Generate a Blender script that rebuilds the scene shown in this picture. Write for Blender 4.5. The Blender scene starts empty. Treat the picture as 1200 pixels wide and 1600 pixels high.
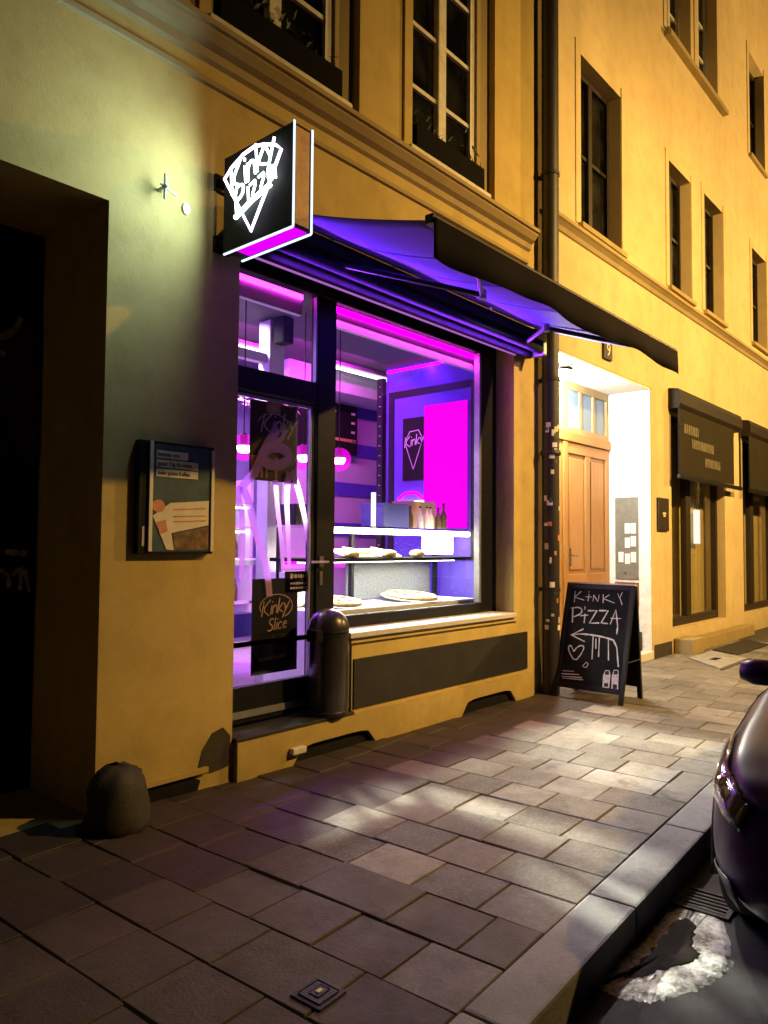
import bpy, bmesh, math, random
from mathutils import Vector, Matrix
random.seed(7)
S = bpy.context.scene
COL = S.collection

# ------------------------------------------------------------------ camera, world, lamps, exposure
CAM = Vector((0, 0, 1.45))
YAW, PITCH, ROLL, FOC = math.radians(41.2), math.radians(2.5), math.radians(0.46), 1160.0
_f = Vector((math.cos(YAW)*math.cos(PITCH), math.sin(YAW)*math.cos(PITCH), math.sin(PITCH)))
_r0 = Vector((math.sin(YAW), -math.cos(YAW), 0)); _u0 = _r0.cross(_f)
_r = _r0*math.cos(ROLL) + _u0*math.sin(ROLL); _u = -_r0*math.sin(ROLL) + _u0*math.cos(ROLL)
cd = bpy.data.cameras.new('camera'); cam = bpy.data.objects.new('camera', cd); COL.objects.link(cam)
cd.sensor_width = 36; cd.sensor_fit = 'VERTICAL'; cd.sensor_height = 36
cd.lens = FOC/1600*36; cd.clip_end = 600; cd.clip_start = 0.05
m = Matrix((( _r.x, _u.x, -_f.x, CAM.x), (_r.y, _u.y, -_f.y, CAM.y), (_r.z, _u.z, -_f.z, CAM.z), (0,0,0,1)))
cam.matrix_world = m
S.camera = cam

W = bpy.data.worlds.new("World"); S.world = W; W.use_nodes = True
nt = W.node_tree; nt.nodes.clear()
wo = nt.nodes.new('ShaderNodeOutputWorld'); bg = nt.nodes.new('ShaderNodeBackground'); sk = nt.nodes.new('ShaderNodeTexSky')
sk.sky_type = 'NISHITA'; sk.sun_disc = False; sk.sun_elevation = math.radians(1.0); sk.sun_rotation = math.radians(130)
nt.links.new(sk.outputs[0], bg.inputs[0]); nt.links.new(bg.outputs[0], wo.inputs[0]); bg.inputs[1].default_value = 0.004

S.view_settings.view_transform = 'Standard'; S.view_settings.look = 'None'
S.view_settings.exposure = 0.0; S.view_settings.gamma = 1.0; S.view_settings.use_curve_mapping = False
S.render.engine = 'CYCLES'
S.cycles.use_denoising = True
S.cycles.max_bounces = 7; S.cycles.transparent_max_bounces = 16; S.cycles.glossy_bounces = 4
S.cycles.sample_clamp_indirect = 6.0; S.cycles.caustics_reflective = False; S.cycles.caustics_refractive = False

def lamp(name, loc, power, color, radius=0.08, kind='POINT', rot=None, size=None, spot=None):
    d = bpy.data.lights.new(name, kind); d.energy = power; d.color = color
    if kind == 'AREA':
        d.shape = 'RECTANGLE'; d.size, d.size_y = size
    else:
        d.shadow_soft_size = radius
    if spot: d.spot_size = spot; d.spot_blend = 0.6
    o = bpy.data.objects.new(name, d); COL.objects.link(o); o.location = loc
    if rot: o.rotation_euler = rot
    return o
# sodium street lamp hung over the middle of the street
street = lamp('street_lamp_light', (8.3, -3.3, 7.0), 6200, (1.0, 0.60, 0.175), 0.09, 'SPOT', spot=math.radians(138))
street.data.spot_blend = 1.0
street.rotation_euler = Vector((2.8, 5.8, -6.5)).to_track_quat('-Z', 'Y').to_euler()
# the next street lamp of the row, farther along the street
street2 = lamp('street_lamp_light', (18.5, -3.3, 7.2), 4600, (1.0, 0.60, 0.18), 0.09, 'SPOT', spot=math.radians(150))
street2.data.spot_blend = 1.0
street2.rotation_euler = Vector((-4.5, 7.0, .2)).to_track_quat('-Z', 'Y').to_euler()
# added spots without fixtures, throwing the pavement pool and lighting the road patch
for (sx_, sy_, tx_, ty_, pw_, cone_, bl_) in ((3.75, 5.0, 3.2, 2.15, 2600, 24, .8), (4.3, 5.0, 4.2, 2.2, 2000, 23, .8), (5.1, 5.0, 5.1, 2.25, 2000, 22, .8), (5.8, 5.0, 5.95, 2.28, 1700, 22, .8), (4.2, 6.25, 2.98, .98, 6500, 11, 1.0)):
    o_ = lamp('added_pool_light', (sx_, sy_, 3.30), pw_, (1.0, .97, .78), .05, 'SPOT', spot=math.radians(cone_))
    o_.data.spot_blend = bl_
    o_.rotation_euler = (Vector((tx_, ty_, 0)) - Vector((sx_, sy_, 3.30))).to_track_quat('-Z', 'Y').to_euler()
# light of the led strips under the awning and along the window head
def aim(o, d): o.rotation_euler = Vector(d).to_track_quat('-Z', 'Y').to_euler()
l_ = lamp('awning_led_light', (4.62, 3.60, 3.235), 70, (.22,.03,1.0), kind='AREA', size=(3.2,.03)); aim(l_, (0,-.75,1))
l_ = lamp('window_led_light', (5.0, 4.09, 3.24), 14, (1.0,.05,.85), kind='AREA', size=(2.0,.03)); aim(l_, (0,-.5,-1))
l_ = lamp('side_wall_led_light', (6.10, 4.8, 3.33), 12, (.28,.02,1.0), kind='AREA', size=(.03,1.1)); aim(l_, (.35,0,-1))
l_ = lamp('display_light', (5.05, 4.36, 1.57), 60, (1.0,.97,.66), kind='AREA', size=(2.0,.06)); aim(l_, (0,-.12,-1))
l_ = lamp('sign_face_light', (2.625, 3.28, 3.50), 27, (.60,.90,1.0), kind='AREA', size=(.42,.42)); aim(l_, (-1,0,0))
l_ = lamp('lower_display_fill', (5.05, 4.40, 1.29), 42, (1.0,.98,.80), kind='AREA', size=(2.0,.06)); aim(l_, (0,-.1,-1))  # added fill so the pizzas under the black shelf are lit
l_ = lamp('entrance_fill', (3.5, 5.3, 3.38), 75, (1.0,.80,1.0), kind='AREA', size=(.9,.1)); aim(l_, (.1,.25,-1))  # added fill without a fixture, brightens the space behind the door
l_ = lamp('rear_led_light', (3.9, 7.6, 3.34), 190, (.30,.03,1.0), kind='AREA', size=(3.0,.1)); aim(l_, (.1,-.5,-1))
l_ = lamp('middle_magenta_fill', (4.9, 5.2, 3.38), 70, (1.0,.03,.9), kind='AREA', size=(2.0,.06)); aim(l_, (0,.6,-1))  # added magenta fill, no strip hangs at this spot
# ------------------------------------------------------------------ helpers
def at(px, py, y):                      # a point of a plane parallel to the facade
    d = _f + _r*((px-600)/FOC) - _u*((py-800)/FOC)
    t = (y - CAM.y)/d.y; p = CAM + d*t
    return p.x, p.z

class MB:
    def __init__(s): s.v = []; s.f = []
    def add(s, vs, fs):
        n = len(s.v); s.v += [tuple(v) for v in vs]; s.f += [tuple(i+n for i in f) for f in fs]; return s
    def box(s, x0, x1, y0, y1, z0, z1):
        return s.add([(x0,y0,z0),(x1,y0,z0),(x1,y1,z0),(x0,y1,z0),(x0,y0,z1),(x1,y0,z1),(x1,y1,z1),(x0,y1,z1)],
            [(0,3,2,1),(4,5,6,7),(0,1,5,4),(1,2,6,5),(2,3,7,6),(3,0,4,7)])
    def hexa(s, p):                      # 8 points, bottom 4 then top 4
        return s.add(p, [(0,3,2,1),(4,5,6,7),(0,1,5,4),(1,2,6,5),(2,3,7,6),(3,0,4,7)])
    def prism(s, poly, axis, a, b):      # polygon (2-D) extruded along an axis
        def mk(p, t):
            return {'x': (t, p[0], p[1]), 'y': (p[0], t, p[1]), 'z': (p[0], p[1], t)}[axis]
        n = len(poly)
        return s.add([mk(p, a) for p in poly] + [mk(p, b) for p in poly],
            [tuple(range(n-1,-1,-1)), tuple(range(n, 2*n))] + [(i,(i+1)%n,n+(i+1)%n,n+i) for i in range(n)])
    def cyl(s, p0, p1, r0, r1=None, n=16):
        return s.tube([p0, p1], [r0, r0 if r1 is None else r1], n)
    def tube(s, pts, r, n=8, closed=False):
        pts = [Vector(p) for p in pts]; k = len(pts)
        rr = r if isinstance(r, (list, tuple)) else [r]*k
        base = len(s.v); up = None
        for i, p in enumerate(pts):
            t = (pts[(i+1) % k] - pts[i-1]) if closed else (pts[min(i+1,k-1)] - pts[max(i-1,0)])
            t.normalize()
            if up is None:
                up = t.orthogonal().normalized()
            up = (up - t*up.dot(t)).normalized(); sd = t.cross(up)
            for j in range(n):
                a = 2*math.pi*j/n
                s.v.append(tuple(p + (up*math.cos(a) + sd*math.sin(a))*rr[i]))
        for i in range(k if closed else k-1):
            a0 = base+i*n; b0 = base+((i+1) % k)*n
            for j in range(n):
                s.f.append((a0+j, a0+(j+1) % n, b0+(j+1) % n, b0+j))
        if not closed:
            s.f.append(tuple(base+j for j in range(n-1,-1,-1))); s.f.append(tuple(base+(k-1)*n+j for j in range(n)))
        return s
    def lathe(s, prof, c, n=24):         # prof: (r, z)
        base = len(s.v)
        for r, z in prof:
            for j in range(n):
                a = 2*math.pi*j/n; s.v.append((c[0]+r*math.cos(a), c[1]+r*math.sin(a), c[2]+z))
        for i in range(len(prof)-1):
            for j in range(n):
                s.f.append((base+i*n+j, base+i*n+(j+1) % n, base+(i+1)*n+(j+1) % n, base+(i+1)*n+j))
        s.f.append(tuple(base+j for j in range(n-1,-1,-1))); s.f.append(tuple(base+(len(prof)-1)*n+j for j in range(n)))
        return s
    def xf(s, fn): s.v = [tuple(fn(Vector(v))) for v in s.v]; return s
    def build(s, name, mat, parent=None, smooth=False, bevel=0, seg=2, **props):
        me = bpy.data.meshes.new(name); me.from_pydata(s.v, [], s.f); me.update()
        if bevel or True:
            bm = bmesh.new(); bm.from_mesh(me)
            bmesh.ops.recalc_face_normals(bm, faces=bm.faces)
            if bevel:
                bmesh.ops.remove_doubles(bm, verts=bm.verts, dist=1e-5)
                es = [e for e in bm.edges if len(e.link_faces) == 2 and e.calc_face_angle(0) > 0.6]
                bmesh.ops.bevel(bm, geom=es, offset=bevel, segments=seg, affect='EDGES', profile=0.6)
            bm.to_mesh(me); bm.free()
        if mat: me.materials.append(mat)
        if smooth:
            for p in me.polygons: p.use_smooth = True
        return link(name, me, parent, **props)

def wloc(o):
    v = Vector((0,0,0))
    while o: v += o.location; o = o.parent
    return v
def link(name, me, parent=None, **props):
    o = bpy.data.objects.new(name, me); COL.objects.link(o)
    if parent:
        o.parent = parent; o.location = -wloc(parent)
    for k, v in props.items(): o[k] = v
    return o
def tag(o, label, cat, group=None):
    o['label'] = label; o['category'] = cat
    if group: o['group'] = group
    return o
def thing(name, label, cat, loc=(0,0,0), group=None):
    o = bpy.data.objects.new(name, None); COL.objects.link(o); o.location = loc; o.empty_display_size = .1
    return tag(o, label, cat, group)
def shade_auto(o, ang=40):
    me = o.data
    for p in me.polygons: p.use_smooth = True
    me.set_sharp_from_angle(angle=math.radians(ang)); return o

class Plane:                             # a drawing surface: origin, u (right), v (up), n (towards the viewer)
    def __init__(s, o, u, v, n): s.o, s.u, s.v, s.n = Vector(o), Vector(u), Vector(v), Vector(n)
    def p(s, a, b, c=0.0): return s.o + s.u*a + s.v*b + s.n*c
def ribbon(mb, pl, pts, w, lift=0.002, thick=0.0015, jit=0):
    P2 = [Vector(p) for p in pts]; k = len(P2)
    if k < 2: return mb
    L, R = [], []
    ws = w if isinstance(w, (list, tuple)) else [w]*k
    for i, p in enumerate(P2):
        t = P2[min(i+1,k-1)] - P2[max(i-1,0)]
        if t.length < 1e-9: t = Vector((1,0))
        t.normalize(); nn = Vector((-t.y, t.x))
        h = ws[i]/2*(1 + (random.uniform(-jit, jit) if jit else 0))
        L.append(p+nn*h); R.append(p-nn*h)
    for i in range(k-1):
        q = [L[i], R[i], R[i+1], L[i+1]]
        lo = [pl.p(a.x, a.y, lift) for a in q]; hi = [pl.p(a.x, a.y, lift+thick) for a in q]
        mb.hexa(lo+hi)
    return mb
def smooth_pts(pts, it=2):
    for _ in range(it):
        q = [pts[0]]
        for a, b in zip(pts[:-1], pts[1:]):
            q.append((a[0]*.75+b[0]*.25, a[1]*.75+b[1]*.25)); q.append((a[0]*.25+b[0]*.75, a[1]*.25+b[1]*.75))
        q.append(pts[-1]); pts = q
    return pts
GL = {'K': [[(0,0),(.05,1)], [(.62,1.02),(.02,.45),(.68,-.05)]], 'i': [[(.1,0),(.12,.6)], [(.12,.8),(.14,.88)]],
 'n': [[(0,0),(.02,.6)], [(.02,.4),(.2,.6),(.38,.5),(.4,0)]], 'k': [[(0,0),(.02,1)], [(.4,.62),(.02,.25),(.45,0)]],
 'y': [[(0,.6),(.2,.1)], [(.48,.62),(.2,.1),(-.02,-.42)]], 'P': [[(0,0),(.02,1),(.45,.95),(.55,.75),(.42,.5),(.02,.45)]],
 'z': [[(0,.6),(.42,.6),(0,0),(.45,0)]], 'a': [[(.4,.5),(.2,.6),(.02,.3),(.15,0),(.4,.2),(.42,.6),(.45,0)]],
 'S': [[(.5,.85),(.3,1),(.05,.85),(.1,.6),(.45,.4),(.5,.15),(.25,0),(0,.12)]], 'l': [[(.05,1),(.05,0)]],
 'c': [[(.4,.5),(.2,.6),(.02,.4),(.05,.1),(.25,0),(.42,.1)]], 'e': [[(.02,.32),(.42,.35),(.3,.58),(.08,.5),(.02,.2),(.2,0),(.42,.1)]]}
GW = {'K': .62, 'i': .22, 'n': .46, 'k': .46, 'y': .5, 'P': .6, 'z': .46, 'a': .5, 'S': .56, 'l': .16, 'c': .46, 'e': .46}
def script(word, x, y, h, slant=.25, rot=0.0, sp=1.12):
    out = []; cx = 0.0
    for ch in word:
        for st in GL[ch]:
            pts = [((cx + a + slant*b)*h, b*h) for a, b in st]
            pts = smooth_pts(pts, 1) if len(pts) > 2 else pts
            out.append([(x + p[0]*math.cos(rot) - p[1]*math.sin(rot), y + p[0]*math.sin(rot) + p[1]*math.cos(rot)) for p in pts])
        cx += GW[ch]*sp
    return out
def text_on(pl, body, size, x, y, mat, parent, name='lettering', lift=.003, align='LEFT', sx=1.0, **props):
    c = bpy.data.curves.new('tmp_text', 'FONT'); c.body = body; c.size = size; c.align_x = align; c.extrude = .0008; c.resolution_u = 3
    o = bpy.data.objects.new('tmp_text', c); COL.objects.link(o)
    dg = bpy.context.evaluated_depsgraph_get()
    me = bpy.data.meshes.new_from_object(o.evaluated_get(dg)); bpy.data.objects.remove(o); bpy.data.curves.remove(c)
    me.name = name; me.materials.clear(); me.materials.append(mat)
    for v in me.vertices:
        a = v.co.copy(); v.co = pl.p(x + a.x*sx, y + a.y, lift + a.z)
    return link(name, me, parent, **props)

# ------------------------------------------------------------------ materials
class N:
    def __init__(s, name):
        s.m = bpy.data.materials.new(name); s.m.use_nodes = True; s.t = s.m.node_tree; s.t.nodes.clear()
        s.out = s.new('ShaderNodeOutputMaterial')
    def new(s, k, **kw):
        n = s.t.nodes.new(k)
        for a, b in kw.items(): setattr(n, a, b)
        return n
    def ln(s, a, b): s.t.links.new(a, b)
    def tc(s): return s.new('ShaderNodeTexCoord').outputs['Object']
    def noise(s, scale, detail=4, rough=.6, vec=None, dist=0):
        n = s.new('ShaderNodeTexNoise'); n.inputs['Scale'].default_value = scale; n.inputs['Detail'].default_value = detail
        n.inputs['Roughness'].default_value = rough; n.inputs['Distortion'].default_value = dist
        s.ln(vec or s.tc(), n.inputs['Vector']); return n.outputs['Fac']
    def ramp(s, fac, stops):
        r = s.new('ShaderNodeValToRGB'); e = r.color_ramp.elements
        while len(e) < len(stops): e.new(.5)
        for i, (p, c) in enumerate(stops):
            e[i].position = p; e[i].color = (*c, 1) if len(c) == 3 else c
        s.ln(fac, r.inputs[0]); return r.outputs[0]
    def mix(s, fac, a, b, mode='MIX'):
        x = s.new('ShaderNodeMix', data_type='RGBA', blend_type=mode)
        for sock, v in ((x.inputs[0], fac), (x.inputs[6], a), (x.inputs[7], b)):
            if hasattr(v, 'is_output'): s.ln(v, sock)
            elif isinstance(v, (int, float)): sock.default_value = v
            else: sock.default_value = (*v, 1)
        return x.outputs[2]
    def bsdf(s, col, rough=.7, metal=0, bump=None, bstr=.3, bdist=.01, spec=.5, coat=0, **kw):
        b = s.new('ShaderNodeBsdfPrincipled')
        for sock, v in ((b.inputs['Base Color'], col), (b.inputs['Roughness'], rough)):
            if hasattr(v, 'is_output'): s.ln(v, sock)
            elif isinstance(v, (int, float)): sock.default_value = v
            else: sock.default_value = (*v, 1)
        b.inputs['Metallic'].default_value = metal; b.inputs['Specular IOR Level'].default_value = spec
        b.inputs['Coat Weight'].default_value = coat; b.inputs['Coat Roughness'].default_value = .05
        if bump is not None:
            n = s.new('ShaderNodeBump'); n.inputs['Strength'].default_value = bstr; n.inputs['Distance'].default_value = bdist
            s.ln(bump, n.inputs['Height']); s.ln(n.outputs[0], b.inputs['Normal'])
        s.ln(b.outputs[0], s.out.inputs[0]); s.b = b; return s.m
def sc(c, k): return tuple(x*k for x in c)

def plaster(name, c, c2, var=.35):
    n = N(name); big = n.noise(.55, 5, .65); mid = n.noise(5, 4); fine = n.noise(120, 3, .7)
    a = n.mix(n.ramp(big, [(.35,(0,0,0)),(.68,(1,1,1))]), c, c2)
    a = n.mix(n.ramp(mid, [(.45,(0,0,0)),(.8,(var,var,var))]), a, sc(c2, .72))
    sepx = n.new('ShaderNodeSeparateXYZ'); n.ln(n.tc(), sepx.inputs[0])
    mr = n.new('ShaderNodeMapRange'); mr.inputs[1].default_value = .0; mr.inputs[2].default_value = .55; mr.inputs[3].default_value = .8; mr.inputs[4].default_value = 0
    n.ln(sepx.outputs[2], mr.inputs[0])
    mu = n.new('ShaderNodeMath', operation='MULTIPLY'); n.ln(mr.outputs[0], mu.inputs[0]); n.ln(n.noise(9, 5, .7), mu.inputs[1])
    a = n.mix(mu.outputs[0], a, sc(c2, .45))
    mp = n.new('ShaderNodeMapping'); mp.inputs['Scale'].default_value = (1.1, 1.1, .16); n.ln(n.tc(), mp.inputs[0])
    stk = n.ramp(n.noise(1.6, 6, .7, mp.outputs[0]), [(.48,(0,0,0)),(.78,(.38,.38,.38))])
    a = n.mix(stk, a, sc(c2, .62))
    a = n.mix(n.ramp(n.noise(46, 5, .8), [(.56,(0,0,0)),(.72,(.4,.4,.4))]), a, sc(c2, .55))
    h = n.mix(.5, fine, n.noise(28, 4))
    return n.bsdf(a, .9, bump=h, bstr=.35, bdist=.006, spec=.25)
def flat(name, c, rough=.6, metal=0, var=.15, scale=14, bump=0, coat=0, spec=.5):
    n = N(name); f = n.noise(scale, 4)
    a = n.mix(n.ramp(f, [(.35,(0,0,0)),(.75,(1,1,1))]), sc(c, 1-var), sc(c, 1+var))
    return n.bsdf(a, rough, metal, bump=f if bump else None, bstr=bump, coat=coat, spec=spec)
def emit(name, c, k):
    n = N(name); e = n.new('ShaderNodeEmission'); e.inputs[0].default_value = (*c, 1); e.inputs[1].default_value = k
    n.ln(e.outputs[0], n.out.inputs[0]); return n.m
def glass(name, tint=(1,1,1), extra=0.0):
    n = N(name); t = n.new('ShaderNodeBsdfTransparent'); t.inputs[0].default_value = (*tint, 1)
    g = n.new('ShaderNodeBsdfGlossy'); g.inputs['Roughness'].default_value = .02
    lw = n.new('ShaderNodeLayerWeight'); lw.inputs[0].default_value = .5
    pw = n.new('ShaderNodeMath', operation='POWER'); n.ln(lw.outputs['Facing'], pw.inputs[0]); pw.inputs[1].default_value = 5.0
    fr = n.new('ShaderNodeMath', operation='MULTIPLY_ADD'); n.ln(pw.outputs[0], fr.inputs[0]); fr.inputs[1].default_value = .95; fr.inputs[2].default_value = .035
    mx = n.new('ShaderNodeMixShader'); ad = n.new('ShaderNodeMath', operation='ADD'); ad.use_clamp = True
    n.ln(fr.outputs[0], ad.inputs[0]); ad.inputs[1].default_value = extra
    n.ln(ad.outputs[0], mx.inputs[0]); n.ln(t.outputs[0], mx.inputs[1]); n.ln(g.outputs[0], mx.inputs[2]); n.ln(mx.outputs[0], n.out.inputs[0]); return n.m
def veil(name, c, alpha):                # translucent paint or film on glass
    n = N(name); t = n.new('ShaderNodeBsdfTransparent'); d = n.new('ShaderNodeBsdfDiffuse'); d.inputs[0].default_value = (*c, 1)
    tr = n.new('ShaderNodeBsdfTranslucent'); tr.inputs[0].default_value = (*c, 1)
    a = n.new('ShaderNodeMixShader'); a.inputs[0].default_value = .6; n.ln(d.outputs[0], a.inputs[1]); n.ln(tr.outputs[0], a.inputs[2])
    mx = n.new('ShaderNodeMixShader'); mx.inputs[0].default_value = alpha; n.ln(t.outputs[0], mx.inputs[1]); n.ln(a.outputs[0], mx.inputs[2])
    n.ln(mx.outputs[0], n.out.inputs[0]); return n.m
def fabric(name, c, c2=None, trans=.15):
    n = N(name); f = n.noise(220, 2); g = n.noise(2.5, 4)
    a = n.mix(g, sc(c, .8), c2 or sc(c, 1.2)); m_ = n.bsdf(a, .9, bump=f, bstr=.2, bdist=.002, spec=.1)
    if trans:
        tr = n.new('ShaderNodeBsdfTranslucent'); n.ln(a, tr.inputs[0]); mx = n.new('ShaderNodeMixShader'); mx.inputs[0].default_value = trans
        n.ln(n.b.outputs[0], mx.inputs[1]); n.ln(tr.outputs[0], mx.inputs[2]); n.ln(mx.outputs[0], n.out.inputs[0])
    return m_
def wood(name, c, c2):
    n = N(name); mp = n.new('ShaderNodeMapping'); mp.inputs['Scale'].default_value = (22, 22, 1.6); n.ln(n.tc(), mp.inputs[0])
    f = n.noise(2.2, 6, .65, mp.outputs[0], 1.2)
    return n.bsdf(n.mix(n.ramp(f, [(.3,(0,0,0)),(.7,(1,1,1))]), c, c2), .42, bump=f, bstr=.12, bdist=.003)
def stone(name, cols, rough=(.55,.85), scale=1.0, rnd=True):
    n = N(name); oi = n.new('ShaderNodeObjectInfo'); f1 = n.noise(6*scale, 6, .7); f2 = n.noise(70*scale, 3, .8); f3 = n.noise(1.1, 3)
    base = n.ramp(oi.outputs['Random'] if rnd else f3, [(i/(len(cols)-1), c) for i, c in enumerate(cols)])
    a = n.mix(n.ramp(f1, [(.3,(0,0,0)),(.7,(.55,.55,.55))]), base, sc(cols[0], .55))
    a = n.mix(n.ramp(f2, [(.5,(0,0,0)),(.85,(.5,.5,.5))]), a, sc(cols[-1], 1.35))
    a = n.mix(n.ramp(f3, [(.5,(0,0,0)),(.75,(.45,.45,.45))]), a, sc(cols[0], .5))
    st = n.noise(2.6, 7, .75)
    a = n.mix(n.ramp(st, [(.54,(0,0,0)),(.66,(.6,.6,.6))]), a, sc(cols[0], .38))
    gum = n.new('ShaderNodeTexVoronoi'); gum.inputs['Scale'].default_value = 5.5; n.ln(n.tc(), gum.inputs['Vector'])
    a = n.mix(n.ramp(gum.outputs['Distance'], [(.045,(.5,.5,.5)),(.075,(0,0,0))]), a, sc(cols[0], .45))
    mr = n.new('ShaderNodeMapRange'); n.ln(f1, mr.inputs[0]); mr.inputs[3].default_value = rough[0]; mr.inputs[4].default_value = rough[1]
    return n.bsdf(a, mr.outputs[0], bump=n.mix(.5, f1, f2), bstr=.8, bdist=.008)

M = {}
M['ochre'] = plaster('ochre_plaster', (.60,.455,.165), (.48,.355,.12), .5)
M['peach'] = plaster('peach_plaster', (.66,.53,.30), (.57,.445,.235), .45)
M['moulding'] = plaster('moulding_plaster', (.42,.33,.16), (.33,.25,.115))
M['reveal_white'] = flat('white_doorway_paint', (.82,.82,.78), .8)
M['black_paint'] = flat('black_metal_paint', (.008,.008,.009), .45, var=.3, spec=.25)
M['black_matt'] = flat('black_matt', (.007,.007,.007), .8, var=.4, spec=.2)
M['panel'] = flat('dark_stall_riser', (.016,.014,.013), .6, var=.4, scale=5)
M['white_paint'] = flat('white_window_paint', (.66,.62,.52), .5)
M['dark_frame'] = flat('dark_window_frame', (.030,.021,.012), .5, spec=.3)
M['faded'] = flat('faded_letters', (.13,.115,.07), .8, var=.4)
M['housing'] = flat('blind_housing', (.016,.011,.006), .6, spec=.2)
M['sill'] = flat('pale_stone_sill', (.62,.58,.56), .5, var=.08, bump=.1)
M['glass'] = glass('clear_glass', (.97,.98,.98))
n = N('dark_window_glass'); M['dark_glass'] = n.bsdf(n.ramp(n.noise(2.2, 3), [(.45,(.003,.003,.003)),(.7,(.022,.022,.017))]), .05, spec=.5, bump=n.noise(3.0, 2), bstr=.25, bdist=.03)
n = N('street_window_glass'); M['street_glass'] = None
M['slab'] = stone('pavement_slab', [(.085,.075,.060),(.16,.145,.12),(.22,.20,.17),(.115,.103,.084),(.31,.295,.26)])
M['slab_shade'] = stone('shaded_brown_slab', [(.040,.029,.024),(.062,.044,.036),(.05,.036,.030)])  # darkened slab copy: shade along the wall put into the colour
M['slab_half_shade'] = stone('half_shaded_slab', [(.062,.046,.032),(.105,.080,.056),(.080,.060,.042)])  # middle tone: dimmer left foreground put into the slab colour
M['kerb'] = stone('granite_kerb', [(.24,.24,.225),(.31,.31,.29)])
M['sett'] = stone('granite_sett', [(.050,.036,.030),(.085,.060,.048)], scale=2, rnd=False)
M['guard'] = stone('weathered_stone', [(.030,.024,.016),(.05,.040,.026)], rnd=False)
M['asphalt'] = stone('asphalt', [(.014,.015,.0155),(.026,.027,.0275)], rough=(.5,.8), scale=2.5, rnd=False)
M['joint'] = flat('joint_grit', (.055,.048,.040), .95, scale=60)
M['grit'] = flat('dark_joint_grit', (.030,.022,.018), .95, scale=60, bump=.3)
M['iron'] = flat('cast_iron', (.018,.017,.016), .6, .2, bump=.2, scale=40)
M['steel'] = flat('brushed_steel', (.55,.55,.56), .3, 1.0)
M['alu'] = flat('grey_aluminium', (.30,.30,.31), .45, .6)
M['awning'] = fabric('awning_cloth', (.15,.09,.42), trans=.0)
M['valance'] = fabric('valance_cloth', (.010,.007,.010), trans=.0)
M['bin'] = flat('bin_enamel', (.045,.038,.033), .32, .35, var=.2, coat=.3)
M['pipe'] = flat('drain_pipe_paint', (.022,.018,.016), .5, var=.3)
M['wood'] = wood('oak_door', (.24,.115,.026), (.34,.175,.045))
M['wood_dark'] = wood('dark_oak', (.12,.06,.02), (.18,.09,.035))
M['chalk'] = flat('chalk', (.88,.88,.85), .95, var=.25, scale=60)
M['board'] = flat('chalkboard_black', (.010,.013,.011), .7, var=.5, scale=4, spec=.15)
M['teal'] = flat('teal_print', (.035,.085,.095), .6, var=.25)
M['cream'] = flat('cream_print', (.78,.70,.52), .6, var=.08)
M['paper'] = flat('white_paper', (.80,.79,.76), .7, var=.06)
M['ink'] = flat('black_ink', (.01,.01,.01), .6)
M['skin_print'] = flat('orange_print', (.62,.26,.12), .6)
M['brown_print'] = flat('brown_print', (.20,.11,.05), .6, var=.6, scale=20)
M['maroon'] = flat('maroon_poster', (.035,.008,.02), .5)
M['poster_black'] = flat('black_poster', (.006,.005,.006), .7, spec=.2)
M['copper_print'] = flat('copper_print', (.55,.34,.24), .5, var=.3)
M['pale_print'] = flat('pale_print', (.60,.50,.55), .5, var=.2)
M['drip'] = veil('lavender_window_paint', (.85,.55,.88), .6)
M['room_wall'] = flat('shop_wall_paint', (.52,.48,.56), .7, var=.10, scale=3)
M['room_blue'] = flat('shop_blue_wall', (.09,.045,.46), .6, var=.15, scale=3)
M['room_ceiling'] = flat('shop_ceiling_paint', (.045,.05,.05), .8)
M['room_floor'] = flat('shop_floor_tile', (.60,.58,.58), .35, var=.1)
M['grey_panel'] = flat('grey_speckled_panel', (.20,.20,.22), .6, var=.4, scale=60)
M['counter'] = flat('counter_white', (.66,.66,.68), .35, var=.05)
M['crust'] = flat('pizza_crust', (.72,.52,.28), .7, var=.35, scale=18, bump=.5)
M['cheese'] = flat('pizza_topping', (.80,.62,.34), .5, var=.5, scale=28, bump=.5)
M['salami'] = flat('salami', (.42,.07,.04), .45, var=.4, scale=60)
M['basil'] = flat('basil', (.05,.14,.03), .5)
M['card'] = flat('brown_cardboard', (.42,.26,.15), .8, var=.12)
M['blue_box'] = flat('blue_card', (.07,.07,.28), .5)
M['bottle'] = flat('bottle_glass', (.10,.06,.03), .12, var=.3)
M['bottle_pale'] = flat('pale_bottle', (.6,.5,.5), .15, var=.2)
M['mirror'] = flat('mirror', (.55,.55,.7), .08, 1.0, var=.02)
M['magenta_panel'] = emit('magenta_light_panel', (1.0,.0,.90), 1.15)
M['led_magenta'] = emit('magenta_led', (1.0,.0,.85), 9)
M['led_pink'] = emit('pink_led', (1.0,.03,.9), 9)
M['led_violet'] = emit('violet_led', (.25,.03,1.0), 60)
M['led_awning'] = emit('violet_awning_led', (.25,.05,1.0), 1.6)
M['led_line'] = emit('dim_violet_led_line', (.75,.22,1.0), .55)
M['neon_white'] = emit('white_neon', (.78,1.0,.96), 9)
M['neon_edge'] = emit('white_edge_light', (.72,.90,1.0), 1.5)
M['neon_lilac'] = emit('lilac_neon', (.85,.70,1.0), 5)
M['sign_purple'] = emit('purple_lit_acrylic', (.65,.0,.95), 1.25)
M['tube'] = emit('fluorescent_tube', (1.0,.97,.88), 11)
M['tube_warm'] = emit('counter_tube', (1.0,.95,.66), 26)
M['ceiling_lit'] = emit('white_ceiling_tube', (1.0,.96,.92), 4)
M['spot_pink'] = emit('pink_spot', (1.0,.42,.98), 30)
M['lamp_white'] = emit('doorway_lamp_glass', (1.0,.95,.84), 60)
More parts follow.
